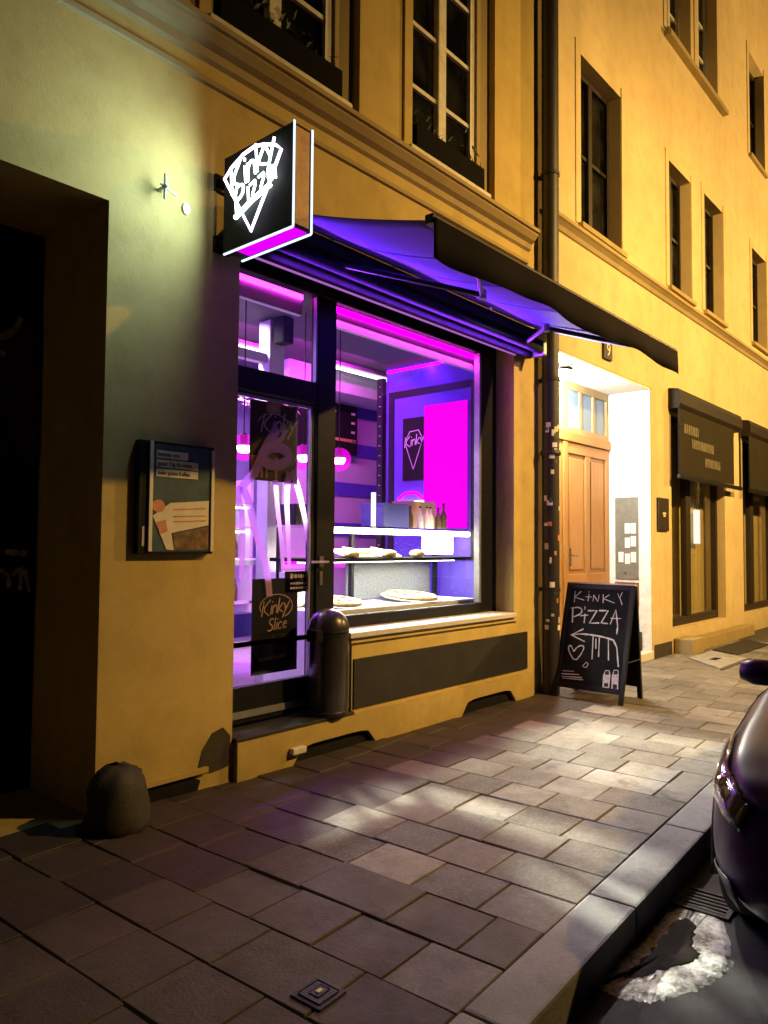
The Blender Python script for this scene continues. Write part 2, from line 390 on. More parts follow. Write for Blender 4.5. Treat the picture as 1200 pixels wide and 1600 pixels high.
M['plate_white'] = emit('lit_plate', (1.0,.93,.78), 1.6)
M['screen_blue'] = emit('bluish_lamp', (.7,.72,1.0), 2.2)
M['reflection_cloth'] = fabric('beige_reflection_cloth', (.60,.47,.20), trans=.1)
M['screen_cloth'] = fabric('dark_screen_cloth', (.030,.025,.014), trans=.05)
n = N('magenta_halo_glow'); t_ = n.new('ShaderNodeBsdfTransparent'); e_ = n.new('ShaderNodeEmission'); e_.inputs[0].default_value = (1.0,.0,.85,1); e_.inputs[1].default_value = 1.6  # glow shell that paints the camera halo round each pink bulb
x_ = n.new('ShaderNodeMixShader'); x_.inputs[0].default_value = .33; n.ln(t_.outputs[0], x_.inputs[1]); n.ln(e_.outputs[0], x_.inputs[2]); n.ln(x_.outputs[0], n.out.inputs[0]); M['halo'] = n.m
M['rust_red'] = flat('dark_red_gate_paint', (.05,.006,.005), .6, var=.5, scale=3)
M['graffiti'] = flat('white_graffiti', (.5,.5,.48), .8, var=.4, scale=12)
M['leaf'] = flat('dark_leaf', (.02,.03,.012), .6, var=.5)
M['plant_dark'] = flat('dark_trough', (.004,.004,.004), .9, spec=.1)
M['tyre'] = flat('tyre_rubber', (.012,.012,.012), .8)
M['lens'] = glass('lamp_lens', (.9,.9,.95), .08)
n = N('purple_car_paint'); M['car'] = n.bsdf((.016,.003,.028), .34, .0, coat=.14, spec=.12)
M['car_black'] = flat('black_car_plastic', (.010,.010,.011), .45)
M['car_glass'] = flat('car_window_glass', (.006,.006,.008), .05)
M['chrome'] = flat('chrome', (.8,.8,.8), .12, 1.0, var=.02)
M['intercom'] = flat('intercom_steel', (.16,.155,.13), .5, .0)
n = N('wet_asphalt_glare'); f1 = n.noise(13, 6, .68); f2 = n.noise(7, 4)
M['wet'] = n.bsdf(n.ramp(f1, [(.38,(.05,.055,.05)),(.60,(.78,.82,.78))]), n.ramp(f2, [(.3,(.08,.08,.08)),(.7,(.45,.45,.45))]), bump=f1, bstr=.7, bdist=.012)  # whitish stops paint the glare into the wet asphalt colour
M['wet_dark'] = flat('dark_wet_asphalt', (.014,.010,.008), .7, var=.5, scale=10, spec=.1)

# ------------------------------------------------------------------ ground, road, kerb, pavement
ang = math.radians(3.2); KO = Vector((2.9, 1.235, 0)); ku = Vector((math.cos(ang), math.sin(ang), 0)); kv = Vector((-math.sin(ang), math.cos(ang), 0))
def kp(s, t, z=0): return KO + ku*s + kv*t + Vector((0,0,z))
ROADZ = -0.12
g = MB().add([(-150,-150,-.16),(150,-150,-.16),(150,150,-.16),(-150,150,-.16)], [(0,1,2,3)]).build('ground', M['asphalt'], kind='structure')
rd = MB().hexa([kp(-30,-14,-.155),kp(60,-14,-.155),kp(60,-.005,-.155),kp(-30,-.005,-.155),kp(-30,-14,ROADZ),kp(60,-14,ROADZ),kp(60,-.005,ROADZ),kp(-30,-.005,ROADZ)]).build('road', M['asphalt'], kind='structure')
pav = MB().hexa([kp(-12,.0,-.15),kp(30,.0,-.15),kp(30,4.5,-.15),kp(-12,4.5,-.15),kp(-12,.0,-.014),kp(30,.0,-.014),kp(30,4.5,-.014),kp(-12,4.5,-.014)]).build('pavement', M['joint'], kind='structure')
krb = MB().hexa([kp(-12,-.004,-.16),kp(30,-.004,-.16),kp(30,.02,-.16),kp(-12,.02,-.16),kp(-12,-.004,-.03),kp(30,-.004,-.03),kp(30,.02,-.03),kp(-12,.02,-.03)]).build('kerb', M['joint'], kind='structure')
KW = .20
s = -5.93
while s < 16:
    L = 1.0
    a, b = s+.005, s+L-.005
    MB().hexa([kp(a,-.008,-.16),kp(b,-.008,-.16),kp(b,KW-.006,-.16),kp(a,KW-.006,-.16),kp(a,-.004,.002),kp(b,-.004,.002),kp(b,KW-.006,.002),kp(a,KW-.006,.002)]).build('kerb_stone', M['kerb'], krb, bevel=.012, seg=2)
    s += L
def slab(a, b, c, d, mat='slab'):
    dz = random.uniform(-.003, .003); g_ = random.uniform(.0015,.0032); tx, ty = random.uniform(-.005,.005), random.uniform(-.005,.005)
    a += g_; b -= g_; c += g_; d -= g_; e = .005
    MB().hexa([kp(a,c,-.013),kp(b,c,-.013),kp(b,d,-.013),kp(a,d,-.013),kp(a,c,dz-e),kp(b,c,dz-e+tx),kp(b,d,dz-e+tx+ty),kp(a,d,dz-e+ty)])\
        .build('slab', M[mat], pav, bevel=.005, seg=1)
s = -2.78; col = 0; PW = .305
while s < 9.6:
    t = KW; first = True
    lim = 2.62 - .056*(s)
    while t < lim - .05:
        L = random.choice([.31,.33,.35,.32,.33,.34,.46]) if not first else random.choice([.20,.30,.36,.44])
        first = False
        e = min(t+L, lim)
        if lim - e < .12: e = lim
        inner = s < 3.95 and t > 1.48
        slab(s, s+PW, t, e, 'slab_shade' if inner else ('slab_half_shade' if s < -.62 + random.uniform(-.35,.35) else 'slab')); t = e
    s += PW; col += 1
# inspection covers far along the pavement
cv = thing('inspection_cover', 'pale concrete inspection cover with dark slot, far along the pavement', 'cover', (10.1,3.2,0))
MB().hexa([(9.35,2.85,-.01),(10.45,2.85,-.01),(10.85,3.42,-.01),(9.95,3.42,-.01),(9.35,2.85,.012),(10.45,2.85,.012),(10.85,3.42,.012),(9.95,3.42,.012)]).build('cover_plate', M['kerb'], cv, bevel=.006)
MB().box(9.95,10.17,3.08,3.16,.0125,.017).build('lifting_slot', M['black_matt'], cv)
MB().hexa([(9.28,2.80,-.01),(10.50,2.80,-.01),(10.52,2.84,-.01),(9.32,2.84,-.01),(9.28,2.80,.006),(10.50,2.80,.006),(10.52,2.84,.006),(9.32,2.84,.006)]).build('rim', M['joint'], cv)
tag(MB().hexa([(10.72,3.02,-.01),(12.2,3.02,-.01),(12.6,3.45,-.01),(11.0,3.45,-.01),(10.72,3.02,.009),(12.2,3.02,.009),(12.6,3.45,.009),(11.0,3.45,.009)]).build('access_hatch', M['iron'], bevel=.004), 'dark iron hatch plate in the pavement before the far shop doors', 'hatch')
# small valve cover near the camera
vc = thing('valve_cover', 'small dark iron valve cover with bright worn centre, in near pavement', 'cover', (1.72,1.77,0))
a0 = math.radians(3.2)
def vrot(v):
    d = v - Vector((1.72,1.77,0)); return Vector((1.72 + d.x*math.cos(a0) - d.y*math.sin(a0), 1.77 + d.x*math.sin(a0) + d.y*math.cos(a0), v.z))
MB().box(1.655,1.785,1.705,1.835,-.01,.004).xf(vrot).build('frame', M['iron'], vc, bevel=.004)
MB().box(1.672,1.768,1.722,1.818,.0042,.006).xf(vrot).build('lid', M['iron'], vc, bevel=.004)
MB().box(1.695,1.752,1.75,1.79,.0062,.008).xf(vrot).build('lid_rim', M['iron'], vc, bevel=.003); MB().box(1.712,1.738,1.763,1.777,.0082,.010).xf(vrot).build('lid_boss', M['chalk'], vc, bevel=.003)

# ------------------------------------------------------------------ buildings
FY = 3.74
def wall_mesh(x0, x1, z0, z1, holes, y, back, ends=(True, True)):
    """Front wall with rectangular openings (x0,x1,z0,z1,depth) and their reveals."""
    mb = MB()
    xs = sorted({x0, x1, *[h[0] for h in holes], *[h[1] for h in holes]}); zs = sorted({z0, z1, *[h[2] for h in holes], *[h[3] for h in holes]})
    xs = [x for x in xs if x0 <= x <= x1]; zs = [z for z in zs if z0 <= z <= z1]
    for i in range(len(xs)-1):
        for j in range(len(zs)-1):
            cx, cz = (xs[i]+xs[i+1])/2, (zs[j]+zs[j+1])/2
            if any(h[0] < cx < h[1] and h[2] < cz < h[3] for h in holes): continue
            mb.add([(xs[i],y,zs[j]),(xs[i+1],y,zs[j]),(xs[i+1],y,zs[j+1]),(xs[i],y,zs[j+1])], [(0,1,2,3)])
    for h in holes:
        a, b, c, d, dep = h
        mb.add([(a,y,c),(a,y+dep,c),(a,y+dep,d),(a,y,d)], [(0,1,2,3)]); mb.add([(b,y,c),(b,y,d),(b,y+dep,d),(b,y+dep,c)], [(0,1,2,3)])
        mb.add([(a,y,d),(a,y+dep,d),(b,y+dep,d),(b,y,d)], [(0,1,2,3)]); mb.add([(a,y,c),(b,y,c),(b,y+dep,c),(a,y+dep,c)], [(0,1,2,3)])
    # roof, ends and back close the block
    mb.add([(x0,y,z1),(x1,y,z1),(x1,back,z1),(x0,back,z1)], [(0,1,2,3)])
    if ends[0]: mb.add([(x0,y,z0),(x0,back,z0),(x0,back,z1),(x0,y,z1)], [(0,1,2,3)])
    if ends[1]: mb.add([(x1,y,z0),(x1,y,z1),(x1,back,z1),(x1,back,z0)], [(0,1,2,3)])
    mb.add([(x0,back,z0),(x1,back,z0),(x1,back,z1),(x0,back,z1)], [(0,1,2,3)])
    return mb
def window(parent, x0, x1, z0, z1, y, mat, cols=2, rows=3, pane=None, fw=.055, bar=.022, guard=False):
    pane = pane or M['dark_glass']
    fr = MB().box(x0,x0+fw,y,y+.07,z0,z1).box(x1-fw,x1,y,y+.07,z0,z1).box(x0+fw,x1-fw,y,y+.07,z0,z0+fw).box(x0+fw,x1-fw,y,y+.07,z1-fw,z1)
    w = (x1-x0-2*fw)/cols
    for c in range(1, cols):
        xc = x0+fw+w*c; fr.box(xc-fw*.8,xc+fw*.8,y-.012,y+.07,z0+fw,z1-fw)
    f = fr.build('window', mat, parent, bevel=.006, seg=1)
    for c in range(cols):
        a = x0+fw+w*c + (fw*.8 if c else 0); b = x0+fw+w*(c+1) - (fw*.8 if c < cols-1 else 0)
        MB().box(a,b,y+.045,y+.055,z0+fw,z1-fw).build('pane', pane, f)
        for r in range(1, rows):
            zc = z0+fw+(z1-z0-2*fw)*r/rows
            MB().box(a,b,y+.015,y+.044,zc-bar,zc+bar).build('glazing_bar', mat, f)
    return f
def cornice(parent, name, x0, x1, zt, mat, prof):
    return MB().prism([(FY+.02-d if False else FY-d, zt+z) for d, z in prof] + [(FY+.03, zt+prof[-1][1]), (FY+.03, zt+prof[0][1])], 'x', x0, x1).build(name, mat, parent)

XB = 6.72                                 # party line between the two houses
yb = thing('ochre_building', 'ochre plastered house with white upper windows above the glowing pizza shop', 'building', (0,FY,0))
nb = thing('peach_building', 'peach plastered house with dark windows beyond the drain pipe', 'building', (XB,FY,0))

# --- ochre house
SF = (2.87, 6.16, .22, 3.56)              # shop front opening
wins = [(2.62,3.93,4.68,7.0,.13),(4.56,5.78,4.68,7.0,.13)]
up2 = [(2.62,3.93,8.4,10.6,.13),(4.56,5.78,8.4,10.6,.13)]
gate = (-.6, 1.985, 0, 3.305, .8)
shop_hole = (SF[0], SF[1], .80, SF[3], .20)
door_hole = (2.87, 3.93, .22, .80, .20)
wall_mesh(-4, XB, -.05, 13, [gate, shop_hole, door_hole]+[w for w in wins+up2], FY, 9.5, (True, False)).build('wall', M['ochre'], yb)
MB().box(2.0,2.866,FY-.004,FY+.02,-.05,.0).build('wall_foot', M['ochre'], yb)
# plinth with rounded cellar openings: built as blocks with a dark niche
pl = MB()
vents = [(3.34,4.15,.105),(5.25,6.12,.115)]
x = 2.88
for a, b, h in vents:
    pl.box(x,a,3.695,FY+.02,-.05,.225); 
    k = 10; poly = [(a,.225)]
    for i in range(k+1):
        t = i/k; xx = a+(b-a)*t; zz = h*min(1.0, (1-abs(2*t-1)**6)**.5) if 0 < t < 1 else .0
        poly.append((xx, max(zz, -.04)))
    poly.append((b,.225))
    for i in range(1, len(poly)-2):
        (xa,za),(xb_,zb) = poly[i], poly[i+1]
        pl.hexa([(xa,3.695,za),(xb_,3.695,zb),(xb_,FY+.02,zb),(xa,FY+.02,za),(xa,3.695,.225),(xb_,3.695,.225),(xb_,FY+.02,.225),(xa,FY+.02,.225)])
    x = b
pl.box(x,6.45,3.695,FY+.02,-.05,.225)
pl.build('plinth', M['ochre'], yb)
for a, b, h in vents:
    nich = MB().box(a,b,FY-.006,FY-.002,-.03,h).build('cellar_vent', M['black_matt'], yb)
v0 = MB().prism([(2.24,-.01),(2.62,-.01),(2.64,.05),(2.58,.085),(2.34,.095),(2.26,.06)],'y',FY-.006,FY+.01).build('cellar_vent', M['black_matt'], yb)
MB().box(2.22,2.68,FY-.03,FY-.006,.095,.125).build('vent_lintel', M['ochre'], v0)
MB().prism([(2.62,.10),(2.72,.075),(2.84,.09),(2.855,.27),(2.80,.33),(2.72,.31),(2.65,.22)],'y',FY-.004,FY+.01).build('dark_patch', M['guard'], yb)  # dark irregular patch on the wall face
MB().box(3.30,3.42,3.655,3.70,.07,.115).build('vent_stone', M['sill'], yb, bevel=.01)
# dark stall riser below the shop window and its plaster border
MB().box(3.945,6.395,FY-.012,FY+.01,.258,.615).build('stall_riser', M['panel'], yb, bevel=.003)
# sill
MB().box(3.86,6.13,3.685,4.0,.775,.815).build('window_sill', M['sill'], yb, bevel=.006)
MB().box(3.90,6.20,3.715,FY+.01,.735,.772).build('sill_moulding', M['ochre'], yb)
# door step
MB().box(2.875,3.925,3.70,3.95,.226,.25).build('door_step', M['panel'], yb, bevel=.005)
# string course
cornice(yb, 'string_course', -4, 6.44, 4.40, M['moulding'], [(0,-.02),(.025,0),(.03,.05),(.07,.075),(.105,.12),(.11,.135),(.13,.14),(.13,.175),(.03,.20)])
cornice(yb, 'string_course_fillet', -4, 6.40, 4.24, M['moulding'], [(0,0),(.022,.008),(.022,.04),(0,.05)])
for w in wins+up2:
    x0, x1, z0, z1, dp = w
    window(yb, x0+.005, x1-.19, z0+.005, z1, FY+.075, M['white_paint'], 2, 4, fw=.07, bar=.018)
    # raised plaster surround at the sides and a sill
    for a, b in ((x0-.10,x0-.002),(x1+.002,x1+.10)):
        MB().box(a,b,FY-.022,FY+.005,z0-.03,z1+.1).build('window_surround', M['ochre'], yb)
    MB().box(x1-.19,x1-.002,FY+.05,FY+.12,z0+.005,z1).build('window_reveal', M['moulding'], yb)
    MB().box(x0-.04,x1-.1,FY-.05,FY+.075,z0-.05,z0-.003).build('window_ledge', M['white_paint'], yb, bevel=.006)
# gateway on the left
gd = MB().box(-.6,1.98,4.50,4.56,0,3.3).build('gateway_door', M['black_matt'], yb)
MB().box(.3,1.96,4.485,4.499,1.9,2.72).build('gate_panel', M['rust_red'], gd)
gp = Plane((0,4.48,0),(1,0,0),(0,0,1),(0,-1,0)); gm = MB()
for st in ([at(-5,528,4.48),at(12,524,4.48),at(26,512,4.48),at(33,496,4.48)], [at(0,552,4.48),at(8,553,4.48)],
           [at(8,862,4.48),at(42,865,4.48)]):
    ribbon(gm, gp, smooth_pts(st), .035, jit=.3); gm.build('graffiti', M['graffiti'], gd); gm = MB()
for st in ([at(0,890,4.48),at(12,900,4.48),at(14,918,4.48)],[at(18,900,4.48),at(26,892,4.48),at(33,884,4.48),at(31,922,4.48)],[at(38,890,4.48),at(46,926,4.48)]):
    ribbon(gm, gp, st, .022, jit=.4); gm.build('graffiti', M['graffiti'], gd); gm = MB()

# guard stone at the gateway corner
gs = MB().lathe([(.165,0),(.165,.04),(.15,.10),(.155,.18),(.135,.24),(.10,.29),(.05,.315),(.01,.32)], (2.02,3.57,-.01), 18).build('guard_stone', M['guard'])
rr = random.Random(3)
for v in gs.data.vertices:
    v.co.x += rr.uniform(-.016,.016); v.co.y += rr.uniform(-.016,.016); v.co.z += rr.uniform(-.012,.012)
for p in gs.data.polygons: p.use_smooth = True
tag(gs, 'rounded worn guard stone at the foot of the dark gateway corner', 'guard stone')

# --- peach house
dw = (6.93, 9.56, .06, 3.53, .56)
nwin = [(7.57,8.67,5.05,7.02),(10.26,11.16,5.07,6.88),(11.74,12.68,5.09,6.95),(14.33,15.3,5.15,6.9),
        (7.57,8.67,8.7,10.6),(10.24,11.2,8.74,10.6),(11.5,12.46,8.74,10.6),(14.3,15.3,8.6,10.56),(17,18,5.1,6.9),(17,18,8.7,10.6)]
shops = [(10.27,12.62,.32,3.32),(13.6,15.9,.32,3.32)]
wall_mesh(XB, 22, -.05, 13, [dw]+[(a,b,c,d,.24) for a,b,c,d in nwin]+[(a,b,c,d,.22) for a,b,c,d in shops], FY, 9.5, (False, True)).build('wall', M['peach'], nb)
for i, (a,b,c,d) in enumerate(nwin):
    window(nb, a+.005, b-.005, c+.005, d-.005, FY+.15, M['dark_frame'] if i not in (5,6) else M['white_paint'], 2, 2 if i not in (5,6) else 3, fw=.06)
    MB().box(a-.05,b+.05,FY-.06,FY+.15,c-.06,c+.002).build('window_sill', M['moulding'], nb, bevel=.008)
    for q0, q1 in ((a-.12,a-.003),(b+.003,b+.12)):
        MB().box(q0,q1,FY-.012,FY+.005,c-.01,d+.12).build('window_surround', M['peach'], nb)
MB().box(10.15,12.75,FY-.10,FY+.01,8.60,8.675).build('shared_sill', M['moulding'], nb, bevel=.01)
cornice(nb, 'string_course', XB+.10, 22, 4.83, M['moulding'], [(0,-.03),(.02,-.02),(.04,.02),(.08,.05),(.10,.06),(.10,.10),(.02,.13)])
MB().box(9.62,10.22,FY-.012,FY+.01,-.02,.17).build('plinth', M['guard'], nb)
MB().box(10.3,10.75,3.48,FY-.013,-.01,.20).build('step', M['moulding'], nb, bevel=.01)
MB().box(10.76,13.5,3.55,FY-.013,-.01,.16).build('step', M['moulding'], nb, bevel=.01)
# bright doorway
dwb = MB()
dwb.box(6.932,9.55,FY+.005,4.33,3.50,3.525).box(9.53,9.555,FY+.004,4.33,.10,3.499).box(6.934,6.96,FY+.004,4.33,.10,3.499)
dwb.build('doorway_lining', M['reveal_white'], nb)
MB().box(6.935,9.555,3.72,4.35,.0,.099).build('doorway_step', M['sill'], nb, bevel=.005)
MB().box(6.9,9.56,4.385,4.40,.1,3.5).build('doorway_back', M['moulding'], nb)
# transom and oak door: each leaf with stiles, rails and panels
DY = 4.30
MB().box(6.97,9.525,DY-.03,DY+.06,2.74,2.86).build('door_transom', M['wood'], nb, bevel=.01)
tw = MB()
for a, b in ((6.97,7.03),(8.20,8.34),(9.46,9.52)): tw.box(a,b,DY,DY+.06,2.862,3.498)
for a, b in ((7.03,8.20),(8.34,9.46)): tw.box(a,b,DY,DY+.06,2.862,2.93).box(a,b,DY,DY+.06,3.40,3.498)
M['tan_paint'] = flat('tan_frame_paint', (.30,.20,.09), .5)
twin = tw.build('transom_window', M['tan_paint'], nb, bevel=.006)
M['milky'] = flat('milky_glass', (.16,.23,.34), .25, var=.15, scale=2)
for a, b in ((7.03,8.20),(8.34,9.46)):
    for q in range(3):
        w_ = (b-a)/3; MB().box(a+w_*q+.03,a+w_*(q+1)-.03,DY+.03,DY+.038,2.931,3.399).build('pane', M['milky'], twin)
        if q: MB().box(a+w_*q-.03,a+w_*q+.03,DY+.005,DY+.05,2.931,3.399).build('glazing_bar', M['tan_paint'], twin)
def leaf(x0, x1):
    st = .10; mid = (x0+x1)/2
    lf = MB().box(x0,x0+st,DY,DY+.055,.105,2.735).box(x1-st,x1,DY,DY+.055,.105,2.735).box(mid-.06,mid+.06,DY,DY+.055,.30,2.60)
    for z0, z1 in ((.105,.30),(.86,1.10),(2.60,2.735)):
        lf.box(x0+st,x1-st,DY+.001,DY+.054,z0,z1) if z0 != .86 else (lf.box(x0+st,mid-.06,DY+.001,DY+.054,z0,z1), lf.box(mid+.06,x1-st,DY+.001,DY+.054,z0,z1))
    o = lf.build('door_leaf', M['wood'], nb, bevel=.008)
    for a, b in ((x0+st,mid-.06),(mid+.06,x1-st)):
        for z0, z1 in ((.30,.86),(1.10,2.60)):
            MB().hexa([(a,DY+.03,z0),(b,DY+.03,z0),(b,DY+.045,z0),(a,DY+.045,z0),(a,DY+.03,z1),(b,DY+.03,z1),(b,DY+.045,z1),(a,DY+.045,z1)]).build('door_panel', M['wood'], o)
            MB().box(a+.05,b-.05,DY+.012,DY+.0295,z0+.05,z1-.05).build('raised_field', M['wood'], o, bevel=.012)
    return o
l1 = leaf(6.97,8.235); l2 = leaf(8.26,9.525)
MB().box(8.20,8.30,DY-.022,DY-.001,.11,2.73).build('cover_strip', M['wood'], l2, bevel=.008)
hb = MB().box(8.36,8.40,DY-.014,DY-.001,1.20,1.42).cyl((8.38,DY-.014,1.33),(8.38,DY-.06,1.33),.011,n=10).cyl((8.375,DY-.058,1.33),(8.50,DY-.058,1.33),.011,n=10)
hb.build('door_handle', M['chrome'], l2, smooth=False)
# intercom and letterbox on the right side of the doorway
ic = thing('intercom_panel', 'grey steel doorbell panel with white name cards inside the bright doorway', 'doorbell panel', (9.52,4.05,1.6))
MB().box(9.512,9.528,3.90,4.215,1.02,2.10).build('panel', M['intercom'], ic, bevel=.004)
for q, (yy, zz) in enumerate([(3.93,1.62),(4.01,1.62),(3.93,1.45),(4.01,1.43),(3.93,1.24),(4.01,1.22),(4.10,1.24)]):
    MB().box(9.504,9.511,yy,yy+.068,zz,zz+.135).build('name_card', M['paper'], ic)
MB().lathe([(.012,0),(.012,.012)], (9.50,4.07,1.10), 10).build('call_button', M['chrome'], ic)
tag(MB().box(9.49,9.528,3.90,4.215,.66,.98).build('letter_box', M['wood_dark'], bevel=.006), 'brown letter box under the doorbell panel inside the bright doorway', 'letter box')
tag(MB().box(9.40,9.525,3.86,4.02,.10,.34).build('door_stop_box', M['dark_frame'], bevel=.01), 'small dark box on the floor at the right side of the bright doorway', 'box')
# doorway lamp
dl = thing('doorway_lamp', 'bright round ceiling lamp in the white doorway beside the drain pipe', 'lamp', (7.62,4.0,3.4))
MB().lathe([(.12,.0),(.13,.03),(.13,.07)], (7.62,4.0,3.43), 20).build('lamp_base', M['chrome'], dl)
MB().lathe([(.02,-.09),(.07,-.075),(.11,-.03),(.12,0)], (7.62,4.0,3.43), 20).build('lamp_glass', M['lamp_white'], dl, smooth=True)
lamp('doorway_lamp_light', (7.62, 3.98, 3.27), 440, (1.0,.95,.84), .08)
# house number and name plate
hn = thing('house_number', 'small dark house number plate above the bright doorway', 'number plate', (8.2,FY,3.77))
MB().box(8.10,8.33,FY-.03,FY,3.64,3.90).build('plate', M['iron'], hn, bevel=.006)
text_on(Plane((8.215,FY-.03,3.68),(1,0,0),(0,0,1),(0,-1,0)), '9', .22, 0, 0, M['cream'], hn, align='CENTER')
npz = thing('name_plate', 'dark upright name plate on peach wall right of the bright doorway', 'plate', (9.92,FY,1.9))
MB().box(9.73,10.10,FY-.03,FY,1.66,2.10).build('plate', M['dark_frame'], npz, bevel=.006)
MB().box(9.87,9.98,FY-.034,FY-.0305,1.88,1.905).box(9.89,9.96,FY-.034,FY-.0305,1.85,1.872).build('lettering', M['cream'], npz)

# far shop windows with roller screens
def shop_unit(x0, x1, z0, z1, nm):
    y = FY+.12
    f = MB().box(x0,x0+.10,y,y+.08,z0,z1).box(x1-.10,x1,y,y+.08,z0,z1).box(x0+.1,x1-.1,y,y+.08,z1-.08,z1).box(x0+.1,x1-.1,y,y+.08,z0,z0+.12)
    xm = x0+(x1-x0)*.42; f.box(xm-.09,xm+.09,y-.01,y+.08,z0+.12,z1-.08)
    fr = f.build('shop_window', M['dark_frame'], nb, bevel=.006, seg=1)
    MB().box(x0+.1,xm-.09,y+.035,y+.043,z0+.12,z1-.08).build('pane', M['glass'], fr); MB().box(xm+.09,x1-.1,y+.035,y+.043,z0+.12,z1-.08).build('pane', M['glass'], fr)
    # added beige folds give the glass its warm reflected tone
    cm = MB(); k = 90; ya = y+.21
    for i in range(k):
        a = x0+(x1-x0)*i/k; b = x0+(x1-x0)*(i+1)/k
        fa = .022*math.sin(i*1.1)+.010*math.sin(i*2.7); fb = .022*math.sin((i+1)*1.1)+.010*math.sin((i+1)*2.7)
        cm.add([(a,ya+fa,z0),(b,ya+fb,z0),(b,ya+fb,z1),(a,ya+fa,z1)], [(0,1,2,3)])
    MB().box(x0,x1,y+.1,y+.6,z0-.02,z0).box(x0,x1,y+.1,y+.6,z1,z1+.02).box(x0-.02,x0,y+.1,y+.6,z0,z1).box(x1,x1+.02,y+.1,y+.6,z0,z1).build('window_bay', M['reflection_cloth'], nb)
    tag(cm.build('reflection_cloth', M['reflection_cloth'], smooth=True), f'pale beige curtain standing in for reflections in the glass of the {nm} far shop window', 'reflection_cloth')
    t = thing('roller_screen', f'dark roller blind box with drop screen over the {nm} far shop window', 'blind', (x0,FY,z1))
    MB().prism([(FY-.005,z1+.02),(FY-.14,z1+.02),(FY-.17,z1+.08),(FY-.17,z1+.22),(FY-.14,z1+.29),(FY-.005,z1+.31)],'x',x0-.1,x1+.42).build('housing', M['housing'], t, bevel=.01)
    MB().box(x0-.04,x1+.02,FY-.14,FY-.125,2.45,z1+.02).build('cloth', M['screen_cloth'], t)
    MB().box(x0-.09,x1+.40,FY-.16,FY-.11,2.38,2.44).build('bottom_bar', M['black_paint'], t, bevel=.008)
    for xx in (x0-.07, x1+.36):
        MB().cyl((xx,FY-.135,2.40),(xx,FY-.135,z1+.05),.016,n=8).build('guide_rod', M['black_paint'], t)
    if nm == 'nearer':
        pl_ = Plane((x0,FY-.141,0),(1,0,0),(0,0,1),(0,-1,0))
        bm_ = MB()
        r2 = random.Random(5)
        for (xx, zz, wd) in ((.12,3.02,.55),(.42,2.84,.95),(.98,2.62,.68)):
            xq = xx
            while xq < xx+wd:
                ww = r2.uniform(.05,.10); bm_.box(x0+xq,x0+xq+ww*.75,FY-.144,FY-.1405,zz,zz+.13)
                xq += ww
        bm_.build('faded_lettering', M['faded'], t)
    return t
shop_unit(*shops[0], 'nearer'); shop_unit(*shops[1], 'farthest')
tag(MB().box(11.85,12.10,3.96,3.98,1.50,2.03).build('lit_plate', M['plate_white']), 'glowing white rectangle behind the nearer far shop window', 'screen')  # plain glowing rectangle behind the glass
tag(MB().lathe([(.04,0),(.055,.05),(.055,.16),(.03,.26),(.03,.33)], (14.05,3.985,1.56), 12).build('table_lamp', M['screen_blue'], smooth=True), 'bluish glowing bottle lamp behind the farthest shop window', 'lamp')
tag(MB().lathe([(.03,0),(.06,.03),(.06,.09),(.03,.12)], (14.0,3.975,.92), 10).build('night_light', M['screen_blue'], smooth=True), 'low bluish night light behind the farthest shop window', 'lamp')

# ------------------------------------------------------------------ drain pipe with stickers
dp = thing('drain_pipe', 'dark drain pipe covered with stickers between the two houses', 'drain pipe', (6.66,3.63,0))
PX, PY = 6.66, 3.62
MB().cyl((PX,PY,-.01),(PX,PY,13),.085,n=20).build('pipe', M['pipe'], dp, smooth=False)
shade_auto(dp.children[0])
MB().lathe([(.098,0),(.102,.02),(.098,.05)], (PX,PY,2.35), 20).build('joint_collar', M['pipe'], dp)
for z in (1.0, 3.1, 5.2, 7.3):
    MB().lathe([(.095,0),(.095,.035)], (PX,PY,z), 20).box(PX-.02,PX+.02,PY+.08,FY,z,z+.035).build('pipe_clip', M['iron'], dp)
rs = random.Random(11)
scols = [M['paper'],M['cream'],M['pale_print'],M['skin_print'],M['paper'],M['teal']]
for i in range(34):
    z = rs.uniform(.62, 2.62) if i > 3 else rs.uniform(2.2,2.7); a = math.radians(rs.uniform(170,290)); w = rs.uniform(.02,.055); h = rs.uniform(.025,.07)
    mb = MB(); k = 4; rad = .0868 + .0006*(i % 4)
    for q in range(k):
        a0_, a1_ = a-w/rad/2+w/rad*q/k, a-w/rad/2+w/rad*(q+1)/k
        P_ = lambda aa, zz, r_: (PX+r_*math.cos(aa), PY+r_*math.sin(aa), zz)
        mb.add([P_(a0_,z,rad),P_(a1_,z,rad),P_(a1_,z+h,rad),P_(a0_,z+h,rad)], [(0,1,2,3)])
    mb.build('sticker', rs.choice(scols), dp)
# pale strip of the party wall right of the pipe
MB().box(XB+.10,XB+.19,FY-.02,FY+.003,.0,3.5).build('doorway_edge', M['cream'], nb)

